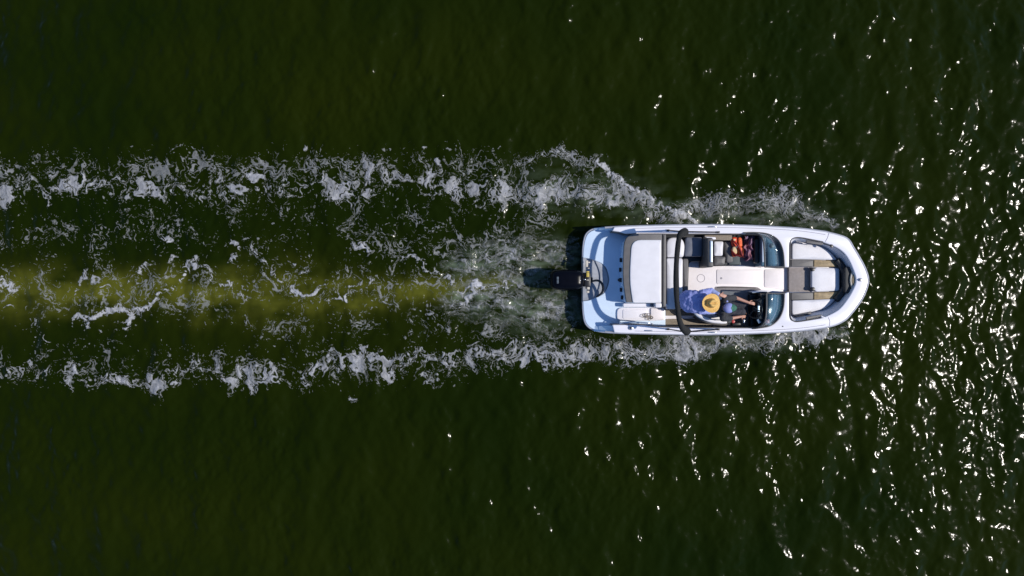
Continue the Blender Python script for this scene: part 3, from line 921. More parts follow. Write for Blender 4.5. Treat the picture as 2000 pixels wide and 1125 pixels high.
finish('kill_switch', cyl_mesh(P(1432, 628, 0.70), 0.035, 0.03, bevel=0.008), M['red'], th)
finish('lever_knob', cyl_mesh(P(1453, 627, 0.79), 0.022, 0.08, (0, 1, 0), bevel=0.01), M['steel'], th)

# windscreens: raked glass between a base curve on the deck and a raised top edge
def windscreen(base, top, mullion, wing):
    bs, ts = spl(base, False, 6), spl(top, False, 6)
    me = loft([[P(*p) for p in bs], [P(*p) for p in ts]], False, False, False)
    ws = finish('windscreen', me, M['glass'], boat, 180)
    sm = ws.modifiers.new('Solidify', 'SOLIDIFY')
    sm.thickness = 0.006
    tube('windscreen_frame', [P(*p) for p in ts], 0.017, M['trim'], ws)
    tube('windscreen_frame', [P(*p) for p in bs], 0.012, M['trim'], ws)
    for a, b_ in mullion:
        tube('windscreen_post', [P(*a), P(*b_)], 0.014, M['trim'], ws)
windscreen([(1452, 454.5, .81), (1475, 454, .81), (1500, 457, .81), (1519, 468, .81), (1529, 489, .81), (1532, 521.5, .81)],
           [(1456, 457, .86), (1476, 456.5, 1.00), (1487, 462, 1.06), (1491.5, 475, 1.08), (1493, 495, 1.09), (1494, 521.5, 1.09)],
           [((1532, 521.5, .81), (1494, 521.5, 1.09))], None)
windscreen([(1470, 642, .81), (1480, 641, .81), (1504, 636, .81), (1521, 622.5, .81), (1530, 601, .81), (1532, 573, .81)],
           [(1474, 641, .86), (1485, 637, 1.00), (1493, 629, 1.06), (1496, 615, 1.08), (1497, 597, 1.09), (1497, 573, 1.09)],
           [((1532, 573, .81), (1497, 573, 1.09))], None)
me = raw([P(1457, 458, 0.82), P(1489, 459, 0.82), P(1489, 463, 1.13), P(1476, 458.5, 1.04)], [(0, 1, 2, 3)])
plate('helm_rail', rnd([(1466, 569.5), (1490, 566.5), (1530, 569.5), (1530, 572.5), (1490, 570.5), (1470, 572.5)], 1), 0.52, 0.302, M['gelcoat'], boat, 0.008)

# bow cockpit
plate('bow_sole', rnd([(1541, 520), (1586, 520), (1586, 572), (1541, 572)], 2), 0.40, 0.26, M['taupe'], boat, 0.006)
plate('bow_seat_base', rnd([(1543, 464, 8), (1606, 472, 8), (1650, 497, 10), (1668, 530, 14), (1668, 562, 14), (1650, 592, 10), (1606, 620, 8), (1543, 626, 8), (1543, 570), (1586, 570), (1586, 522), (1543, 522)]), 0.44, 0.26, M['gelcoat'], boat, 0.015)
cushion('bow_cushion', rnd([(1547, 474, 8), (1600, 479, 10), (1622, 492, 12), (1636, 508, 3), (1547, 506, 2)]), 0.53, 0.43, M['vinyl_white'], boat, 0.03)
cushion('bow_cushion', rnd([(1547, 587, 2), (1634, 583.5, 3), (1614, 602, 12), (1584, 610, 10), (1547, 617, 8)]), 0.53, 0.43, M['vinyl_white'], boat, 0.03)
cushion('bow_cushion', rnd([(1585.5, 530, 2), (1594, 522, 3), (1640, 524, 3), (1640, 568, 3), (1594, 570, 3), (1585.5, 561, 2)]), 0.53, 0.43, M['vinyl_white'], boat, 0.025)
for yy in ((506.8, 521.3), (571.5, 586.3)):
    bp_ = plate('bow_cushion_band', rnd([(1545, yy[0]), (1589, yy[0] + (0.6 if yy[0] < 540 else -0.8)), (1589, yy[1] + (0 if yy[0] < 540 else -1)), (1545, yy[1])], 2), 0.525, 0.43, M['vinyl_grey'], boat, 0.02)
plate('bow_cushion_band', rnd([(1589.5, 507.5), (1636, 509, 2), (1642, 521.5, 2), (1589.5, 521)], 2), 0.525, 0.43, M['vinyl_tan'], boat, 0.02, label='tan end of the grey cushion band')
plate('bow_cushion_band', rnd([(1589.5, 571), (1640, 569.5, 2), (1634, 583.5, 2), (1589.5, 585.3)], 2), 0.525, 0.43, M['vinyl_tan'], boat, 0.02, label='tan end of the grey cushion band')
# sloping coaming from the bow rim down to the cushions
rim = spl([(1543.5, 470), (1548, 465.8), (1562, 464.5), (1606, 472.8), (1637, 485.8), (1655, 502.5), (1668, 531), (1671.3, 547), (1668, 560), (1656.5, 581.5), (1637.5, 604.3), (1606, 620), (1560, 627.8), (1548, 625.8), (1543.5, 621)], False, 5)
low = spl([(1546, 476), (1550, 473), (1560, 472), (1600, 478.5), (1622, 491.5), (1637, 508.5), (1648, 528), (1651, 547), (1648, 565), (1635, 584), (1614, 602.5), (1586, 610.5), (1560, 617), (1550, 618.5), (1546, 616)], False, 5)
finish('bow_coaming', loft([[P(x, y, 0.775) for x, y in rim], [P(0.5 * (x + u) , 0.5 * (y + v), 0.62) for (x, y), (u, v) in zip(rim, low)], [P(x, y, 0.47) for x, y in low]], False, False, False), M['vinyl_white'], boat, 180)
tube('bow_rim_trim', [P(x, y, 0.792) for x, y in spl([(1542.5, 521), (1542.5, 480), (1544, 471), (1549, 465.8), (1562, 463.8), (1607, 472.3)], False, 4)], 0.011, M['trim'], boat)
tube('bow_rim_trim', [P(x, y, 0.792) for x, y in spl([(1542.5, 572), (1542.5, 612), (1544.5, 621), (1550, 627), (1560, 628.3), (1608, 620.5)], False, 4)], 0.011, M['trim'], boat)
bb = tube('bow_backrest', [P(x, y, 0.56) for x, y in spl([(1634, 508), (1643, 519), (1649.5, 533), (1651.5, 547), (1649.5, 561), (1642, 575), (1632, 586)], False, 5)], 0.07, M['vinyl_black'], boat)
plate('anchor_locker', rnd([(1650, 521, 4), (1663, 521, 3), (1672, 547, 8), (1663, 573, 3), (1650, 573, 4)]), 0.70, 0.45, M['vinyl_black'], boat, 0.02)
lk = plate('locker_lid', spl([(1660.5, 547), (1662.5, 535), (1667, 530.5), (1671.5, 540), (1673, 547), (1671.5, 555), (1667, 565), (1662.5, 559)], True, 4), 0.74, 0.701, M['bone'], boat, 0.012)
plate('lid_pad', spl([(1664.5, 547), (1665.8, 539), (1668, 536), (1670, 542), (1670.6, 547), (1670, 553), (1668, 558), (1665.8, 555)], True, 4), 0.752, 0.741, M['vinyl_tan'], lk, 0.006)
for y in (526, 564.5):
    finish('cup_holder', cyl_mesh(P(1587.5, y, 0.51), 0.042, 0.05, bevel=0.006), M['black'], boat)
plate('grab_recess', rnd([(1574, 468.5), (1608, 474.5), (1607, 479, 2), (1575, 474.5, 2)], 2), 0.785, 0.755, M['vinyl_grey'], boat, 0.01)
plate('grab_recess', rnd([(1574, 619), (1605, 614, 2), (1607, 617.5), (1575, 625)], 2), 0.785, 0.755, M['vinyl_grey'], boat, 0.01)
plate('cushion_edge', rnd([(1551, 615), (1586, 608.5), (1584, 613), (1553, 618.5)], 1), 0.56, 0.48, M['vinyl_grey'], boat, 0.01)
finish('bow_cup', cyl_mesh(P(1624, 480.5, 0.80), 0.034, 0.02, bevel=0.004), M['black'], boat)
nl = finish('bow_light', cyl_mesh(P(1681, 546.5, 0.815), 0.035, 0.03, bevel=0.008), M['steel'], boat)
finish('lens', cyl_mesh(P(1680.5, 546.5, 0.835), 0.02, 0.02, bevel=0.006), M['black'], nl)
finish('deck_fitting', cyl_mesh(P(1232, 640.5, 0.815), 0.045, 0.03, bevel=0.008), M['steel'], boat)
finish('deck_fitting', cyl_mesh(P(1232, 640.5, 0.832), 0.024, 0.02, bevel=0.004), M['black'], boat)
finish('deck_fitting', cyl_mesh(P(1529, 637.5, 0.804), 0.012, 0.012), M['black'], boat)
for (x, y) in ((1392, 443), (1392, 649), (1268, 646)):
    ck = finish('cleat', cyl_mesh(P(x, y, 0.82), 0.012, 0.16, (1, 0, 0), bevel=0.004), M['steel'], boat)
    finish('cleat_base', box_mesh(P(x, y, 0.806), (0.07, 0.03, 0.014), 0, 0.004), M['steel'], ck)
tube('grab_rail', [P(*p) for p in spl([(1203, 637, .60), (1209, 634, .74), (1218, 630, .78), (1240, 629, .79), (1262, 630.5, .79), (1272, 632, .76), (1275, 634, .70)], False, 6)], 0.013, M['steel'], boat)

# folded sunshade: black boot on a hoop with struts
bt = spl([(1338, 452.5, 1.720), (1330, 456.5, 1.860), (1326, 466, 1.960), (1323.5, 485, 2.010), (1321, 515, 2.040), (1320.5, 548, 2.050), (1321.5, 580, 2.040), (1324, 608, 2.010), (1327.5, 627, 1.960), (1333, 640, 1.860), (1342, 648, 1.720)], False, 6)
bim = tube('sunshade', [P(*p) for p in bt], 0.050, M['canvas'], boat, res=5, radii=[1.0 + 0.05 * math.sin(i * 0.45) + 0.04 * math.sin(i * 0.23 + 1) + 0.55 * max(0, 1 - min(i, len(bt) - 1 - i) / 13) for i in range(len(bt))])
for y0, ye, yf, yr in ((456, 452.5, 453.5, 450), (644, 648, 643.5, 643)):
    tube('sunshade_pole', [P(1338 if y0 < 500 else 1342, ye, 1.740), P(1402, yf, 0.82)], 0.014, M['black'], bim)
    tube('sunshade_pole', [P(1334 if y0 < 500 else 1338, ye, 1.800), P(1306, yr, 0.82)], 0.014, M['black'], bim)
    tube('sunshade_pole', [P(1336 if y0 < 500 else 1340, ye, 1.680), P(1385, yf, 0.95)], 0.011, M['steel'], bim)
    finish('pole_foot', box_mesh(P(1403, yf, 0.82), (0.06, 0.04, 0.04), 0, 0.008), M['black'], bim)
    finish('pole_foot', box_mesh(P(1305, yr, 0.82), (0.06, 0.04, 0.04), 0, 0.008), M['black'], bim)

# outboard motor
cw = rnd([(1076, 528, 20), (1100, 525.5, 10), (1128, 526.5, 6), (1141, 532, 6), (1141, 560, 6), (1128, 566.5, 6), (1100, 567.5, 10), (1076, 564, 20), (1074, 546, 14)], None, 6)
om = finish('outboard_motor', loft([scaled_ring(cw, 0.65, z, s_, (dx_, 0)) for z, s_, dx_ in ((0.20, 0.70, .06), (0.24, 0.86, .03), (0.34, 0.96, 0), (0.50, 1.0, 0), (0.60, 0.985, 0), (0.67, 0.94, 0.005), (0.72, 0.85, 0.01), (0.75, 0.70, 0.02), (0.762, 0.45, 0.03))]), M['cowl'], boat, 60)
finish('midsection', loft([scaled_ring(rnd([(1098, 535), (1130, 535), (1130, 558), (1098, 558)], 6), 0.3, z, s_) for z, s_ in ((0.26, 1.0), (0.1, 0.8), (-0.3, 0.6))]), M['black'], om)
finish('clamp_bracket', box_mesh(P(1146, 546.5, 0.42), (0.14, 0.30, 0.26), 0, 0.02), M['black'], om)
finish('swivel', box_mesh(P(1152, 547, 0.40), (0.12, 0.12, 0.12), 0, 0.02), M['black'], om)
# small grey lettering across the cowl, too small to read: plain strokes
for k, (y0, y1) in enumerate(((540.5, 542.6), (543.2, 545.4), (546.0, 548.2), (548.8, 550.8), (551.4, 553.6))):
    z = 1.0
    finish('cowl_letter', box_mesh(P(1089.3, (y0 + y1) / 2, 0.753), (0.040, 0.019, 0.006), 0, 0.001), M['mark'], om)
finish('cowl_latch', box_mesh(P(1132, 547.5, 0.745), (0.05, 0.018, 0.012), 0, 0.004), M['steel'], om)
finish('cowl_vent', box_mesh(P(1127, 534.5, 0.72), (0.09, 0.012, 0.012), -0.08, 0.003), M['mark'], om)
hose = spl([(1150, 553, .50), (1158, 549, .56), (1168, 548, .60), (1175, 553, .60), (1178, 562, .56), (1176, 571, .50), (1170, 577, .44), (1165, 580, .40)], False, 6)
tube('engine_hose', [P(*p) for p in hose], 0.021, M['black'], om, radii=[0.8 + 0.5 * math.sin(math.pi * i / len(hose)) for i in range(len(hose))])
for x, y, sx, sy, key in ((1146, 515, .055, .14, 'bone'), (1150, 512.5, .05, .03, 'bone'), (1149.5, 519.5, .04, .02, 'black'), (1149.5, 524, .04, .02, 'bone'), (1148, 531, .06, .03, 'yellow'), (1148, 537, .06, .09, 'yellow'), (1142, 546, .05, .02, 'steel'), (1148, 547, .05, .02, 'bone'), (1149, 563, .055, .055, 'bone'), (1148, 570, .06, .05, 'bone'), (1145, 562, .03, .04, 'black'), (1150, 566.5, .06, .014, 'black')):
    finish('bracket_fitting', box_mesh(P(x, y, 0.56), (sx, sy, 0.04), 0, 0.006), M[key], om)

# ------------------------------------------------------------------ people: capsules and lofts fused into one skin
def capsule(bm, a, b_, r0, r1, seg=12):
    a, b_ = Vector(a), Vector(b_)
    ax_ = b_ - a
    Ln = ax_.length
    if Ln < 1e-5:
        ax_ = Vector((0, 0, 1))
        Ln = 1e-5
    qd = Vector((0, 0, 1)).rotation_difference(ax_.normalized())
    prof = [(-r0 * math.cos(t_), r0 * math.sin(t_)) for t_ in [math.pi / 2 * k / 4 for k in range(5)]] + [(Ln + r1 * math.sin(t_), r1 * math.cos(t_)) for t_ in [math.pi / 2 * k / 4 for k in range(5)]]
    rows = []
    for (h, r) in prof:
        rows.append([bm.verts.new(a + qd @ Vector((max(r, 1e-4) * math.cos(2 * math.pi * k / seg), max(r, 1e-4) * math.sin(2 * math.pi * k / seg), h))) for k in range(seg)])
    for i in range(len(rows) - 1):
        for k in range(seg):
            bm.faces.new((rows[i][k], rows[i][(k + 1) % seg], rows[i + 1][(k + 1) % seg], rows[i + 1][k]))
    bm.faces.new(rows[0][::-1])
    bm.faces.new(rows[-1])

def trunk(bm, secs, lat=Vector((0, 1, 0)), seg=20):
    """secs: (centre, half width, half depth); elliptical sections across the spine"""
    rows = []
    for i, (c, hw, hd) in enumerate(secs):
        c = Vector(c)
        d = (Vector(secs[min(i + 1, len(secs) - 1)][0]) - Vector(secs[max(i - 1, 0)][0])).normalized()
        f_ = lat.cross(d).normalized()
        rows.append([bm.verts.new(c + lat * hw * math.cos(2 * math.pi * k / seg) + f_ * hd * math.sin(2 * math.pi * k / seg)) for k in range(seg)])
    for i in range(len(rows) - 1):
        for k in range(seg):
            bm.faces.new((rows[i][k], rows[i][(k + 1) % seg], rows[i + 1][(k + 1) % seg], rows[i + 1][k]))
    bm.faces.new(rows[0][::-1])
    bm.faces.new(rows[-1])

def fuse(bm, vox, smooth=4):
    bmesh.ops.recalc_face_normals(bm, faces=bm.faces)
    me = bpy.data.meshes.new('fuse')
    bm.to_mesh(me)
    bm.free()
    o = bpy.data.objects.new('fuse', me)
    C.objects.link(o)
    r = o.modifiers.new('Remesh', 'REMESH')
    r.mode = 'VOXEL'
    r.voxel_size = vox
    s_ = o.modifiers.new('Smooth', 'SMOOTH')
    s_.factor = 0.5
    s_.iterations = smooth
    out = bpy.data.meshes.new_from_object(o.evaluated_get(bpy.context.evaluated_depsgraph_get()))
    bpy.data.objects.remove(o)
    return out

def hand(bm, wrist, d, palm_n, s=1.0, curl=0.9, thumb=1):
    d = Vector(d).normalized()
    n = (Vector(palm_n) - Vector(palm_n).dot(d) * d).normalized()     # points out of the back of the hand
    sd = d.cross(n)
    w0 = Vector(wrist)
    for k in (-1.1, -0.35, 0.4, 1.1):
        capsule(bm, w0 + sd * 0.012 * k * s, w0 + d * 0.085 * s + sd * 0.024 * k * s, 0.016 * s, 0.0125 * s, 8)
    for k, ln in zip((-1.35, -0.45, 0.45, 1.35), (0.062, 0.074, 0.080, 0.070)):
        p = w0 + d * 0.09 * s + sd * 0.021 * k * s
        dd = d.copy()
        for j in range(3):
            dd = (dd * math.cos(curl * 0.55) - n * math.sin(curl * 0.55)).normalized() if j else (d * math.cos(curl * 0.3) - n * math.sin(curl * 0.3)).normalized()
            q2 = p + dd * ln * s * (0.45, 0.32, 0.25)[j]
            capsule(bm, p, q2, 0.0092 * s, 0.0082 * s, 8)
            p = q2
    p = w0 + d * 0.02 * s + sd * 0.024 * thumb * s
    q2 = p + (d * 0.6 + sd * 0.7 * thumb - n * 0.25).normalized() * 0.045 * s
    q3 = q2 + (d * 0.85 + sd * 0.2 * thumb - n * 0.4).normalized() * 0.035 * s
    capsule(bm, p, q2, 0.013 * s, 0.011 * s, 8)
    capsule(bm, q2, q3, 0.0105 * s, 0.009 * s, 8)

def head(bm, c, fwd, s=1.0):
    """skull, jaw, nose, ears, lips"""
    c = Vector(c)
    f_ = Vector(fwd).normalized()
    sd = Vector((0, 0, 1)).cross(f_).normalized()
    u = f_.cross(sd)
    capsule(bm, c - f_ * 0.022 * s + u * 0.03 * s, c + f_ * 0.020 * s + u * 0.028 * s, 0.082 * s, 0.078 * s, 18)
    capsule(bm, c + f_ * 0.028 * s - u * 0.02 * s, c + f_ * 0.042 * s - u * 0.075 * s, 0.062 * s, 0.040 * s, 14)
    capsule(bm, c + f_ * 0.092 * s + u * 0.012 * s, c + f_ * 0.108 * s - u * 0.022 * s, 0.008 * s, 0.015 * s, 8)
    for k in (-1, 1):
        capsule(bm, c + sd * 0.080 * k * s - u * 0.018 * s - f_ * 0.008 * s, c + sd * 0.088 * k * s + u * 0.02 * s - f_ * 0.014 * s, 0.010 * s, 0.014 * s, 8)
        capsule(bm, c + f_ * 0.085 * s + sd * 0.016 * k * s + u * 0.028 * s, c + f_ * 0.078 * s + sd * 0.045 * k * s + u * 0.026 * s, 0.009 * s, 0.009 * s, 8)
    capsule(bm, c + f_ * 0.086 * s + sd * 0.02 * s - u * 0.052 * s, c + f_ * 0.086 * s - sd * 0.02 * s - u * 0.052 * s, 0.009 * s, 0.009 * s, 8)
    return f_, sd, u

def eyes(c, f_, sd, u, parent, s=1.0):
    ms = []
    for k in (-1, 1):
        bm = bmesh.new()
        bmesh.ops.create_uvsphere(bm, u_segments=10, v_segments=8, radius=0.012 * s)
        bmesh.ops.translate(bm, vec=Vector(c) + f_ * 0.078 * s + sd * 0.031 * k * s + u * 0.006 * s, verts=bm.verts)
        me = bpy.data.meshes.new('eye')
        bm.to_mesh(me)
        bm.free()
        finish('eye', me, M['eye'], parent, 180)

M['skin'] = mat('skin', (0.46, 0.235, 0.165), 0.5, 0.10, 12.0)
M['eye'] = mat('eye', (0.05, 0.04, 0.035), 0.2, 0.1)
M['shirt_blue'] = mat('blue_shirt', (0.27, 0.31, 0.62), 0.8, 0.12, 7.0, bump=0.5, bscale=14, col2=(0.22, 0.25, 0.55))
M['shirt_pale'] = mat('pale_blue_cuff', (0.36, 0.42, 0.72), 0.8, 0.1, 10.0, bump=0.4, bscale=20)
M['shirt_dark'] = mat('charcoal_tshirt', (0.030, 0.031, 0.037), 0.85, 0.15, 9.0, bump=0.5, bscale=16)
M['shorts_navy'] = mat('navy_shorts', (0.022, 0.024, 0.04), 0.85, 0.1)
M['shorts_grey'] = mat('patterned_shorts', (0.050, 0.052, 0.068), 0.85, 0.1, 30.0, col2=(0.012, 0.013, 0.02), bump=0.4, bscale=20)
M['hair'] = mat('dark_hair', (0.022, 0.012, 0.008), 0.55, 0.3, 60.0)
M['straw'] = mat('straw', (0.72, 0.46, 0.15), 0.7, 0.10, 60.0, bump=0.5, bscale=220, col2=(0.62, 0.37, 0.10))
M['band'] = mat('hat_band', (0.30, 0.18, 0.055), 0.7, 0.1)
M['cap_blue'] = mat('periwinkle_cap', (0.26, 0.29, 0.60), 0.75, 0.06, 20.0)
M['cap_green'] = mat('green_cap_front', (0.022, 0.115, 0.075), 0.7, 0.1, 20.0)
M['shoe'] = mat('dark_shoe', (0.02, 0.018, 0.018), 0.6, 0.1)
M['white_cloth'] = mat('white_cloth', (0.7, 0.7, 0.72), 0.8, 0.05)

# helm bucket seat (drawn before its riders)
seat = plate('helm_seat', rnd([(1356, 584, 12), (1420, 581, 6), (1420, 624, 6), (1382, 628, 16), (1356, 618, 12)]), 0.56, 0.44, M['vinyl_white'], boat, 0.03, 3)
tube('seat_pedestal', [P(1392, 604, 0.30), P(1392, 604, 0.46)], 0.08, M['black'], seat)
wl = spl([(1354, 585, 0.70), (1353, 598, 0.74), (1360, 612, 0.76), (1374, 621, 0.76), (1390, 626.5, 0.74), (1408, 628.5, 0.70), (1417, 628.5, 0.64)], False, 5)
tube('seat_bolster', [P(*p) for p in wl], 0.042, M['vinyl_white'], seat)
tube('seat_shell', [P(x + 0, y + (2.5 if x > 1362 else 0), z - 0.10) for x, y, z in wl], 0.055, M['vinyl_grey'], seat)
finish('seat_armrest', box_mesh(P(1406, 631.5, 0.60), (0.26, 0.07, 0.10), 0.08, 0.03), M['vinyl_grey'], seat)

# --- person in the straw hat, leaning forward over the driver
pa = thing('person', 'person in a blue shirt and wide straw hat leaning over the driver', 'person', P(1360, 590, 0.56))
hipA, waA, chA, nkA, hdA = P(1341, 588, .96), P(1350, 588.5, 1.05), P(1362, 590, 1.13), P(1377, 591.5, 1.22), P(1386, 592, 1.29)
bm = bmesh.new()
trunk(bm, [(hipA - Vector((.07, 0, .08)), .13, .09), (hipA, .17, .12), (waA, .145, .105), (chA, .175, .115), (chA.lerp(nkA, .6), .15, .09), (nkA, .06, .055)])
capsule(bm, nkA - Vector((.03, 0, .05)), hdA - Vector((0.01, 0, .02)), .055, .052)
fA, sA, uA = head(bm, hdA, (1, 0, -0.15))
shL, elL, wrL = P(1371, 573, 1.18), P(1389, 567.5, 1.06), P(1406, 576, 1.14)
shR, elR, wrR = P(1369, 606.5, 1.18), P(1383, 609, .98), P(1400, 610, .95)
for sh, el, wr, tb in ((shL, elL, wrL, -1), (shR, elR, wrR, 1)):
    capsule(bm, sh, el, .052, .042)
    capsule(bm, el, wr, .041, .028)
hand(bm, wrL, P(1418, 579, 1.13) - wrL, (0, 0.2, 1), 1.05, 0.6, -1)
hand(bm, wrR, P(1414, 608, .96) - wrR, (0, -0.2, 1), 1.0, 0.8, 1)
for hy, kn, ft in ((580, P(1374, 580, .66), P(1342, 580, .62)), (598, P(1374, 602, .66), P(1342, 601, .62))):
    capsule(bm, P(1340, hy, .86), kn, .085, .06)
    capsule(bm, kn, ft, .056, .038)
    capsule(bm, ft, ft + Vector((-.06, 0, -.15)), .035, .028)
bodyA = finish('body', fuse(bm, .007), M['skin'], pa, 180)
eyes(hdA, fA, sA, uA, pa)
bm = bmesh.new()
trunk(bm, [(hipA - Vector((.06, 0, .10)), .16, .11), (hipA - Vector((.03, 0, .04)), .205, .145), (hipA + Vector((.02, 0, .04)), .235, .16), (waA + Vector((.01, 0, .02)), .24, .155), (chA, .24, .145), (chA.lerp(nkA, .55), .20, .12), (nkA - Vector((.01, 0, .01)), .085, .075)])
for sh, el, wr in ((shL, elL, wrL), (shR, elR, wrR)):
    capsule(bm, sh.lerp(chA, .35), sh, .105, .085)
    capsule(bm, sh, nkA.lerp(sh, .3), .075, .06)
    capsule(bm, sh, el, .075, .056)
shirtA = finish('shirt', fuse(bm, .010, 6), M['shirt_blue'], pa, 180)
tx = shirtA.modifiers.new('Folds', 'DISPLACE')
tex = bpy.data.textures.new('folds', 'CLOUDS')
tex.noise_scale = 0.09
tx.texture = tex
tx.strength = 0.05
tx.mid_level = 0.5
for el, wr in ((elL, wrL), (elR, wrR)):
    bm = bmesh.new()
    capsule(bm, el, el.lerp(wr, .78), .056, .042)
    finish('sleeve', fuse(bm, .008), M['shirt_pale'], pa, 180)
bm = bmesh.new()
trunk(bm, [(hipA - Vector((.10, 0, .12)), .15, .11), (hipA + Vector((-.02, 0, -.02)), .19, .14)])
for hy, kn in ((580, P(1374, 580, .66)), (598, P(1374, 602, .66))):
    capsule(bm, P(1340, hy, .86), P(1340, hy, .86).lerp(kn, .95), .10, .075)
finish('shorts', fuse(bm, .010), M['shorts_navy'], pa, 180)
bm = bmesh.new()
capsule(bm, hdA - fA * .05 + uA * .02, hdA - fA * .035 + uA * .055, .085, .075, 16)
capsule(bm, hdA - fA * .06 - uA * .05, hdA - fA * .05 + uA * .01, .055, .075, 14)
finish('hair', fuse(bm, .008), M['hair'], pa, 180)
for ft in (P(1342, 580, .62), P(1342, 601, .62)):
    bm = bmesh.new()
    capsule(bm, ft + Vector((-.01, 0, .0)), ft + Vector((-.07, 0, -.17)), .045, .038)
    finish('shoe', fuse(bm, .008), M['shoe'], pa, 180)

# straw hat: dished brim rolled up at the sides, pinched crown
hc_ = hdA + uA * .070
tilt = Matrix.Rotation(math.radians(12), 3, 'Y')
def hat_pt(r, a, z):
    v = Vector((r[0] * math.cos(a), r[1] * math.sin(a), z))
    return hc_ + tilt @ v
seg = 48
rows = []
for (rx, ry, z, lift) in ((.200, .190, .0, 1.0), (.204, .195, .006, 1.0), (.196, .186, .010, .95), (.15, .145, .002, .45), (.118, .104, .000, .12), (.114, .098, .022, 0), (.108, .092, .062, 0), (.102, .084, .105, 0), (.094, .072, .135, 0), (.074, .052, .145, 0), (.047, .030, .140, 0), (.015, .010, .130, 0)):
    row = []
    for k in range(seg):
        a = 2 * math.pi * k / seg
        zz = z + lift * 0.045 * abs(math.sin(a)) ** 2.2 - lift * 0.02 * max(0, math.cos(a)) ** 2
        sx_, sy_ = rx, ry
        if z > .05:                                   # pinch both sides of the front, crease along the top
            pin = math.exp(-((abs(a if a < math.pi else 2 * math.pi - a) - 0.75) / 0.33) ** 2)
            sx_ *= 1 - 0.30 * pin * (z - .05) / .08
            sy_ *= 1 - 0.34 * pin * (z - .05) / .08
            zz -= 0.034 * math.exp(-((sy_ * math.sin(a)) / 0.020) ** 2) * (z > .1)
        row.append(hat_pt((sx_, sy_), a, zz))
    rows.append(row)
hatA = finish('straw_hat', loft(rows, False, True), M['straw'], pa, 180)
so = hatA.modifiers.new('Solidify', 'SOLIDIFY')
so.thickness = .004
ss_ = hatA.modifiers.new('Subdivision', 'SUBSURF')
ss_.levels = ss_.render_levels = 1
finish('hat_band', loft([[hat_pt((.1175, .1030), 2 * math.pi * k / seg, .004) for k in range(seg)], [hat_pt((.1145, .099), 2 * math.pi * k / seg, .024) for k in range(seg)]], False, False), M['band'], hatA, 180)

# --- the driver in cap and dark T-shirt
pd = thing('person', 'person in a charcoal T-shirt and two-tone cap seated steering the boat', 'person', P(1412, 602, 0.56))
hipD, waD, chD, nkD, hdD = P(1406, 603, .64), P(1407, 603, .80), P(1412, 602.5, 1.0), P(1417, 602, 1.16), P(1422.5, 601.5, 1.25)
bm = bmesh.new()
trunk(bm, [(hipD - Vector((0, 0, .06)), .12, .09), (hipD, .15, .11), (waD, .13, .10), (chD, .155, .105), (chD.lerp(nkD, .6), .13, .08), (nkD, .052, .05)])
capsule(bm, nkD - Vector((.02, 0, .05)), hdD - Vector((.01, 0, .02)), .05, .048)
fD, sD, uD = head(bm, hdD, (1, 0, -.15), .95)
dshL, delL, dwrL = P(1417, 583.5, 1.08), P(1437, 581.5, .93), P(1462, 591, .94)
dshR, delR, dwrR = P(1412, 621.5, 1.08), P(1429, 621.5, .90), P(1448, 618, .86)
for sh, el, wr in ((dshL, delL, dwrL), (dshR, delR, dwrR)):
    capsule(bm, sh, el, .047, .040)
    capsule(bm, el, wr, .040, .027)
hand(bm, dwrL, P(1473, 593, .95) - dwrL, (-.3, 0.2, 1), .95, 1.1, -1)
hand(bm, dwrR, P(1458, 619, .80) - dwrR, (0, -.2, 1), .95, 1.0, 1)
for hy, kn, ft in ((594, P(1452, 594, .70), P(1466, 592, .36)), (611, P(1450, 609, .70), P(1462, 612, .36))):
    capsule(bm, P(1409, hy, .63), kn, .078, .056)
    capsule(bm, kn, ft, .052, .036)
    capsule(bm, ft, ft + Vector((.15, 0, -.015)), .033, .026)
finish('body', fuse(bm, .007), M['skin'], pd, 180)
eyes(hdD, fD, sD, uD, pd, .95)
bm = bmesh.new()
trunk(bm, [(hipD - Vector((0, 0, .03)), .175, .125), (waD, .165, .125), (chD, .19, .13), (chD.lerp(nkD, .55), .175, .105), (nkD - Vector((.01, 0, .015)), .075, .07)])
for sh, el in ((dshL, delL), (dshR, delR)):
    capsule(bm, sh.lerp(chD, .25), sh, .08, .072)
    capsule(bm, sh, sh.lerp(el, .78), .072, .066)
shirtD = finish('tshirt', fuse(bm, .010, 6), M['shirt_dark'], pd, 180)
tx = shirtD.modifiers.new('Folds', 'DISPLACE')
tx.texture = tex
tx.strength = .04
finish('shirt_logo', box_mesh(P(1420.5, 588.6, 1.155), (.035, .035, .004), .3, .001), M['cap_blue'], shirtD)
bm = bmesh.new()
trunk(bm, [(hipD - Vector((0, 0, .08)), .15, .11), (hipD + Vector((0, 0, .02)), .165, .12)])
for hy, kn in ((594, P(1452, 594, .70)), (611, P(1450, 609, .70))):
    capsule(bm, P(1409, hy, .63), P(1409, hy, .63).lerp(kn, 1.0), .095, .082)
finish('shorts', fuse(bm, .010), M['shorts_grey'], pd, 180)
bm = bmesh.new()
capsule(bm, hdD - fD * .05 - uD * .04, hdD - fD * .04 + uD * .02, .055, .078, 14)
finish('hair', fuse(bm, .008), M['hair'], pd, 180)
for ft in (P(1466, 592, .36), P(1462, 612, .36)):
    bm = bmesh.new()
    capsule(bm, ft + Vector((-.02, 0, -.015)), ft + Vector((.17, 0, -.02)), .042, .035)
    finish('shoe', fuse(bm, .008), M['white_cloth'], pd, 180)
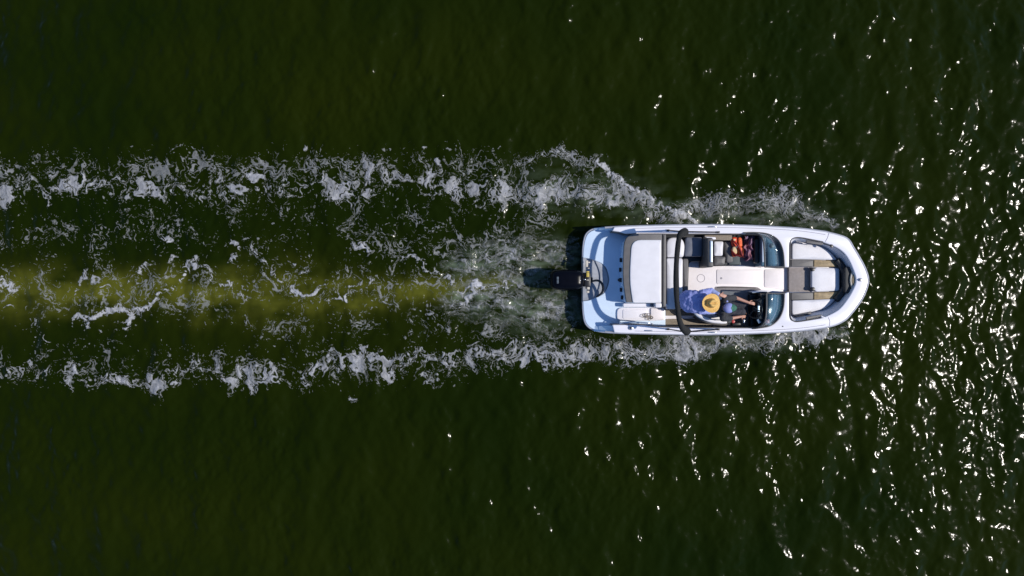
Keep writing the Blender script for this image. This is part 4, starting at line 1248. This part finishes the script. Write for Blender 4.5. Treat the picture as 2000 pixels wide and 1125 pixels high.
# cap: periwinkle crown, green front and visor
cc = hdD + uD * .035 - fD * .01
def cap_pt(th_, ph_, r=.104):
    return cc + (fD * math.cos(th_) * math.cos(ph_) * 1.10 + sD * math.sin(th_) * math.cos(ph_) + uD * math.sin(ph_) * .88) * r
rows = [[cap_pt(2 * math.pi * k / 32, ph_) for k in range(32)] for ph_ in [math.pi / 2 * j / 8 for j in range(8)] + [1.55]]
capo = finish('cap', loft(rows, False, True), M['cap_blue'], pd, 180)
rows = [[cap_pt(-1.0 + 2.0 * k / 16, ph_, .1055) for k in range(17)] for ph_ in [1.45 * j / 8 for j in range(9)]]
finish('cap_front', loft(rows, False, False, False), M['cap_green'], capo, 180)
rows = []
for j in range(5):
    e = j / 4
    rows.append([cc + fD * (math.cos(a) * (.112 + .075 * e * max(0, math.cos(a)) ** .6)) + sD * math.sin(a) * (.102) - uD * (.002 + .02 * abs(math.sin(a)) ** 2 + .012 * e) for a in [-1.25 + 2.5 * k / 20 for k in range(21)]])
vz = finish('visor', loft(rows, False, False, False), M['cap_green'], capo, 180)
so = vz.modifiers.new('Solidify', 'SOLIDIFY')
so.thickness = .005
finish('cap_button', cyl_mesh(cap_pt(0, 1.55, .106), .008, .008, bevel=.003), M['cap_blue'], capo)

# ------------------------------------------------------------------ loose things aboard
M['orange'] = mat('orange_nylon', (0.92, 0.13, 0.02), 0.6, 0.25, 14.0, bump=0.6, bscale=30)
M['orange2'] = mat('deep_orange_nylon', (0.80, 0.065, 0.015), 0.6, 0.2, 14.0, bump=0.6, bscale=30)
M['cream'] = mat('cream_lining', (0.75, 0.55, 0.30), 0.7, 0.1)
M['darkred'] = mat('dark_red_strap', (0.22, 0.01, 0.012), 0.6, 0.1)
lj = thing('life_jacket', 'bright orange life jacket lying by the port windscreen', 'life jacket', P(1442, 483, 0.60))
def puff(outline, zt, zb, m, tilt_=(0, 0), name='panel'):
    me = plate_mesh([outline], zt, zb, 0.028, 3)
    c = sum((v.co for v in me.vertices), Vector()) / len(me.vertices)
    R_ = Matrix.Translation(c) @ Matrix.Rotation(tilt_[0], 4, 'X') @ Matrix.Rotation(tilt_[1], 4, 'Y') @ Matrix.Translation(-c)
    me.transform(R_)
    return finish(name, me, m, lj, 60)
puff(rnd([(1430, 463), (1440.5, 463), (1441, 480), (1433, 484), (1429, 474)], 4), .70, .61, M['orange2'], (.05, -.12), 'front_panel')
puff(rnd([(1441, 463), (1450, 464), (1451.5, 482), (1442, 482)], 4), .74, .63, M['orange'], (.0, .15), 'front_panel')
puff(rnd([(1443, 481), (1452, 483), (1453, 500), (1446, 503), (1441, 492)], 4), .73, .62, M['orange'], (.1, .2), 'back_panel')
puff(rnd([(1429.5, 484), (1442, 485), (1443, 500), (1431, 502)], 4), .68, .60, M['orange2'], (-.08, 0), 'back_panel')
puff(rnd([(1431, 481.5), (1440, 481), (1441, 495), (1436, 496.5), (1430, 492)], 4), .715, .66, M['cream'], (.1, -.1), 'lining')
tube('strap', [P(*p) for p in spl([(1432, 470, .73), (1440, 478, .76), (1446, 488, .76), (1449, 497, .76), (1452, 502, .70)], False, 5)], .018, M['darkred'], lj)
tube('strap', [P(*p) for p in spl([(1430, 490, .69), (1437, 498, .72), (1447, 500, .76)], False, 5)], .016, M['darkred'], lj)
finish('buckle', box_mesh(P(1434.5, 468.5, .735), (.05, .04, .02), .4, .006), M['cream'], lj)

M['towel'] = mat('towel', (0.50, 0.17, 0.18), 0.9, 0.2, 3.2, col2=(0.19, 0.18, 0.34), bump=0.5, bscale=40)
tw = thing('towel', 'crumpled dark red and navy towel beside the orange life jacket', 'towel', P(1464, 487, 0.33))
vs, fs = [], []
nu, nv = 34, 46
for j in range(nv):
    for i in range(nu):
        a, c_ = i / (nu - 1), j / (nv - 1)
        edge = min(a, 1 - a, c_, 1 - c_)
        x = 1453 + 21 * a + 1.5 * math.sin(c_ * 9) + 1.0 * math.sin(c_ * 23)
        y = 460 + 48 * c_ + 1.5 * math.sin(a * 7)
        z = .42 + .10 * min(1, edge * 6) + .05 * math.sin(a * 9 + 3 * math.sin(c_ * 6)) + .035 * math.sin(c_ * 19 + 4 * a) + .02 * math.sin(a * 27 + c_ * 13)
        vs.append(P(x, y, z))
for j in range(nv - 1):
    for i in range(nu - 1):
        fs.append((j * nu + i, (j + 1) * nu + i, (j + 1) * nu + i + 1, j * nu + i + 1))
to = finish('cloth', raw(vs, fs), M['towel'], tw, 180)
so = to.modifiers.new('Solidify', 'SOLIDIFY')
so.thickness = .012

M['packet'] = mat('packet_print', (0.62, 0.10, 0.13), 0.4, 0.1, 30.0, col2=(0.75, 0.62, 0.65))
pk = thing('packet', 'small red and white packet lying on the helm dashboard', 'packet', P(1497, 628, 0.87))
finish('wrapper', box_mesh(P(1497.5, 627.5, .885), (.11, .085, .03), .1, .012), M['packet'], pk)

M['cord'] = mat('cord', (0.30, 0.25, 0.19), 0.8, 0.2, 80.0)
rp_ = thing('rope', 'thin tan cord lying in loose loops on the white stern step', 'rope', P(1264, 618, 0.535))
pts = []
for k in range(90):
    a = k * 0.33
    r = 4.4 + 1.6 * math.sin(k * .21)
    pts.append((1258 + 16 * k / 90 + r * math.cos(a), 614.5 + 8 * k / 90 + 0.75 * r * math.sin(a) + 1.2 * math.sin(k * .13), .566 - .06 + .006 * math.sin(k * .9) + .004 * (k % 3)))
tube('cord', [P(*p) for p in spl(pts, False, 3)], .006, M['cord'], rp_, res=2)
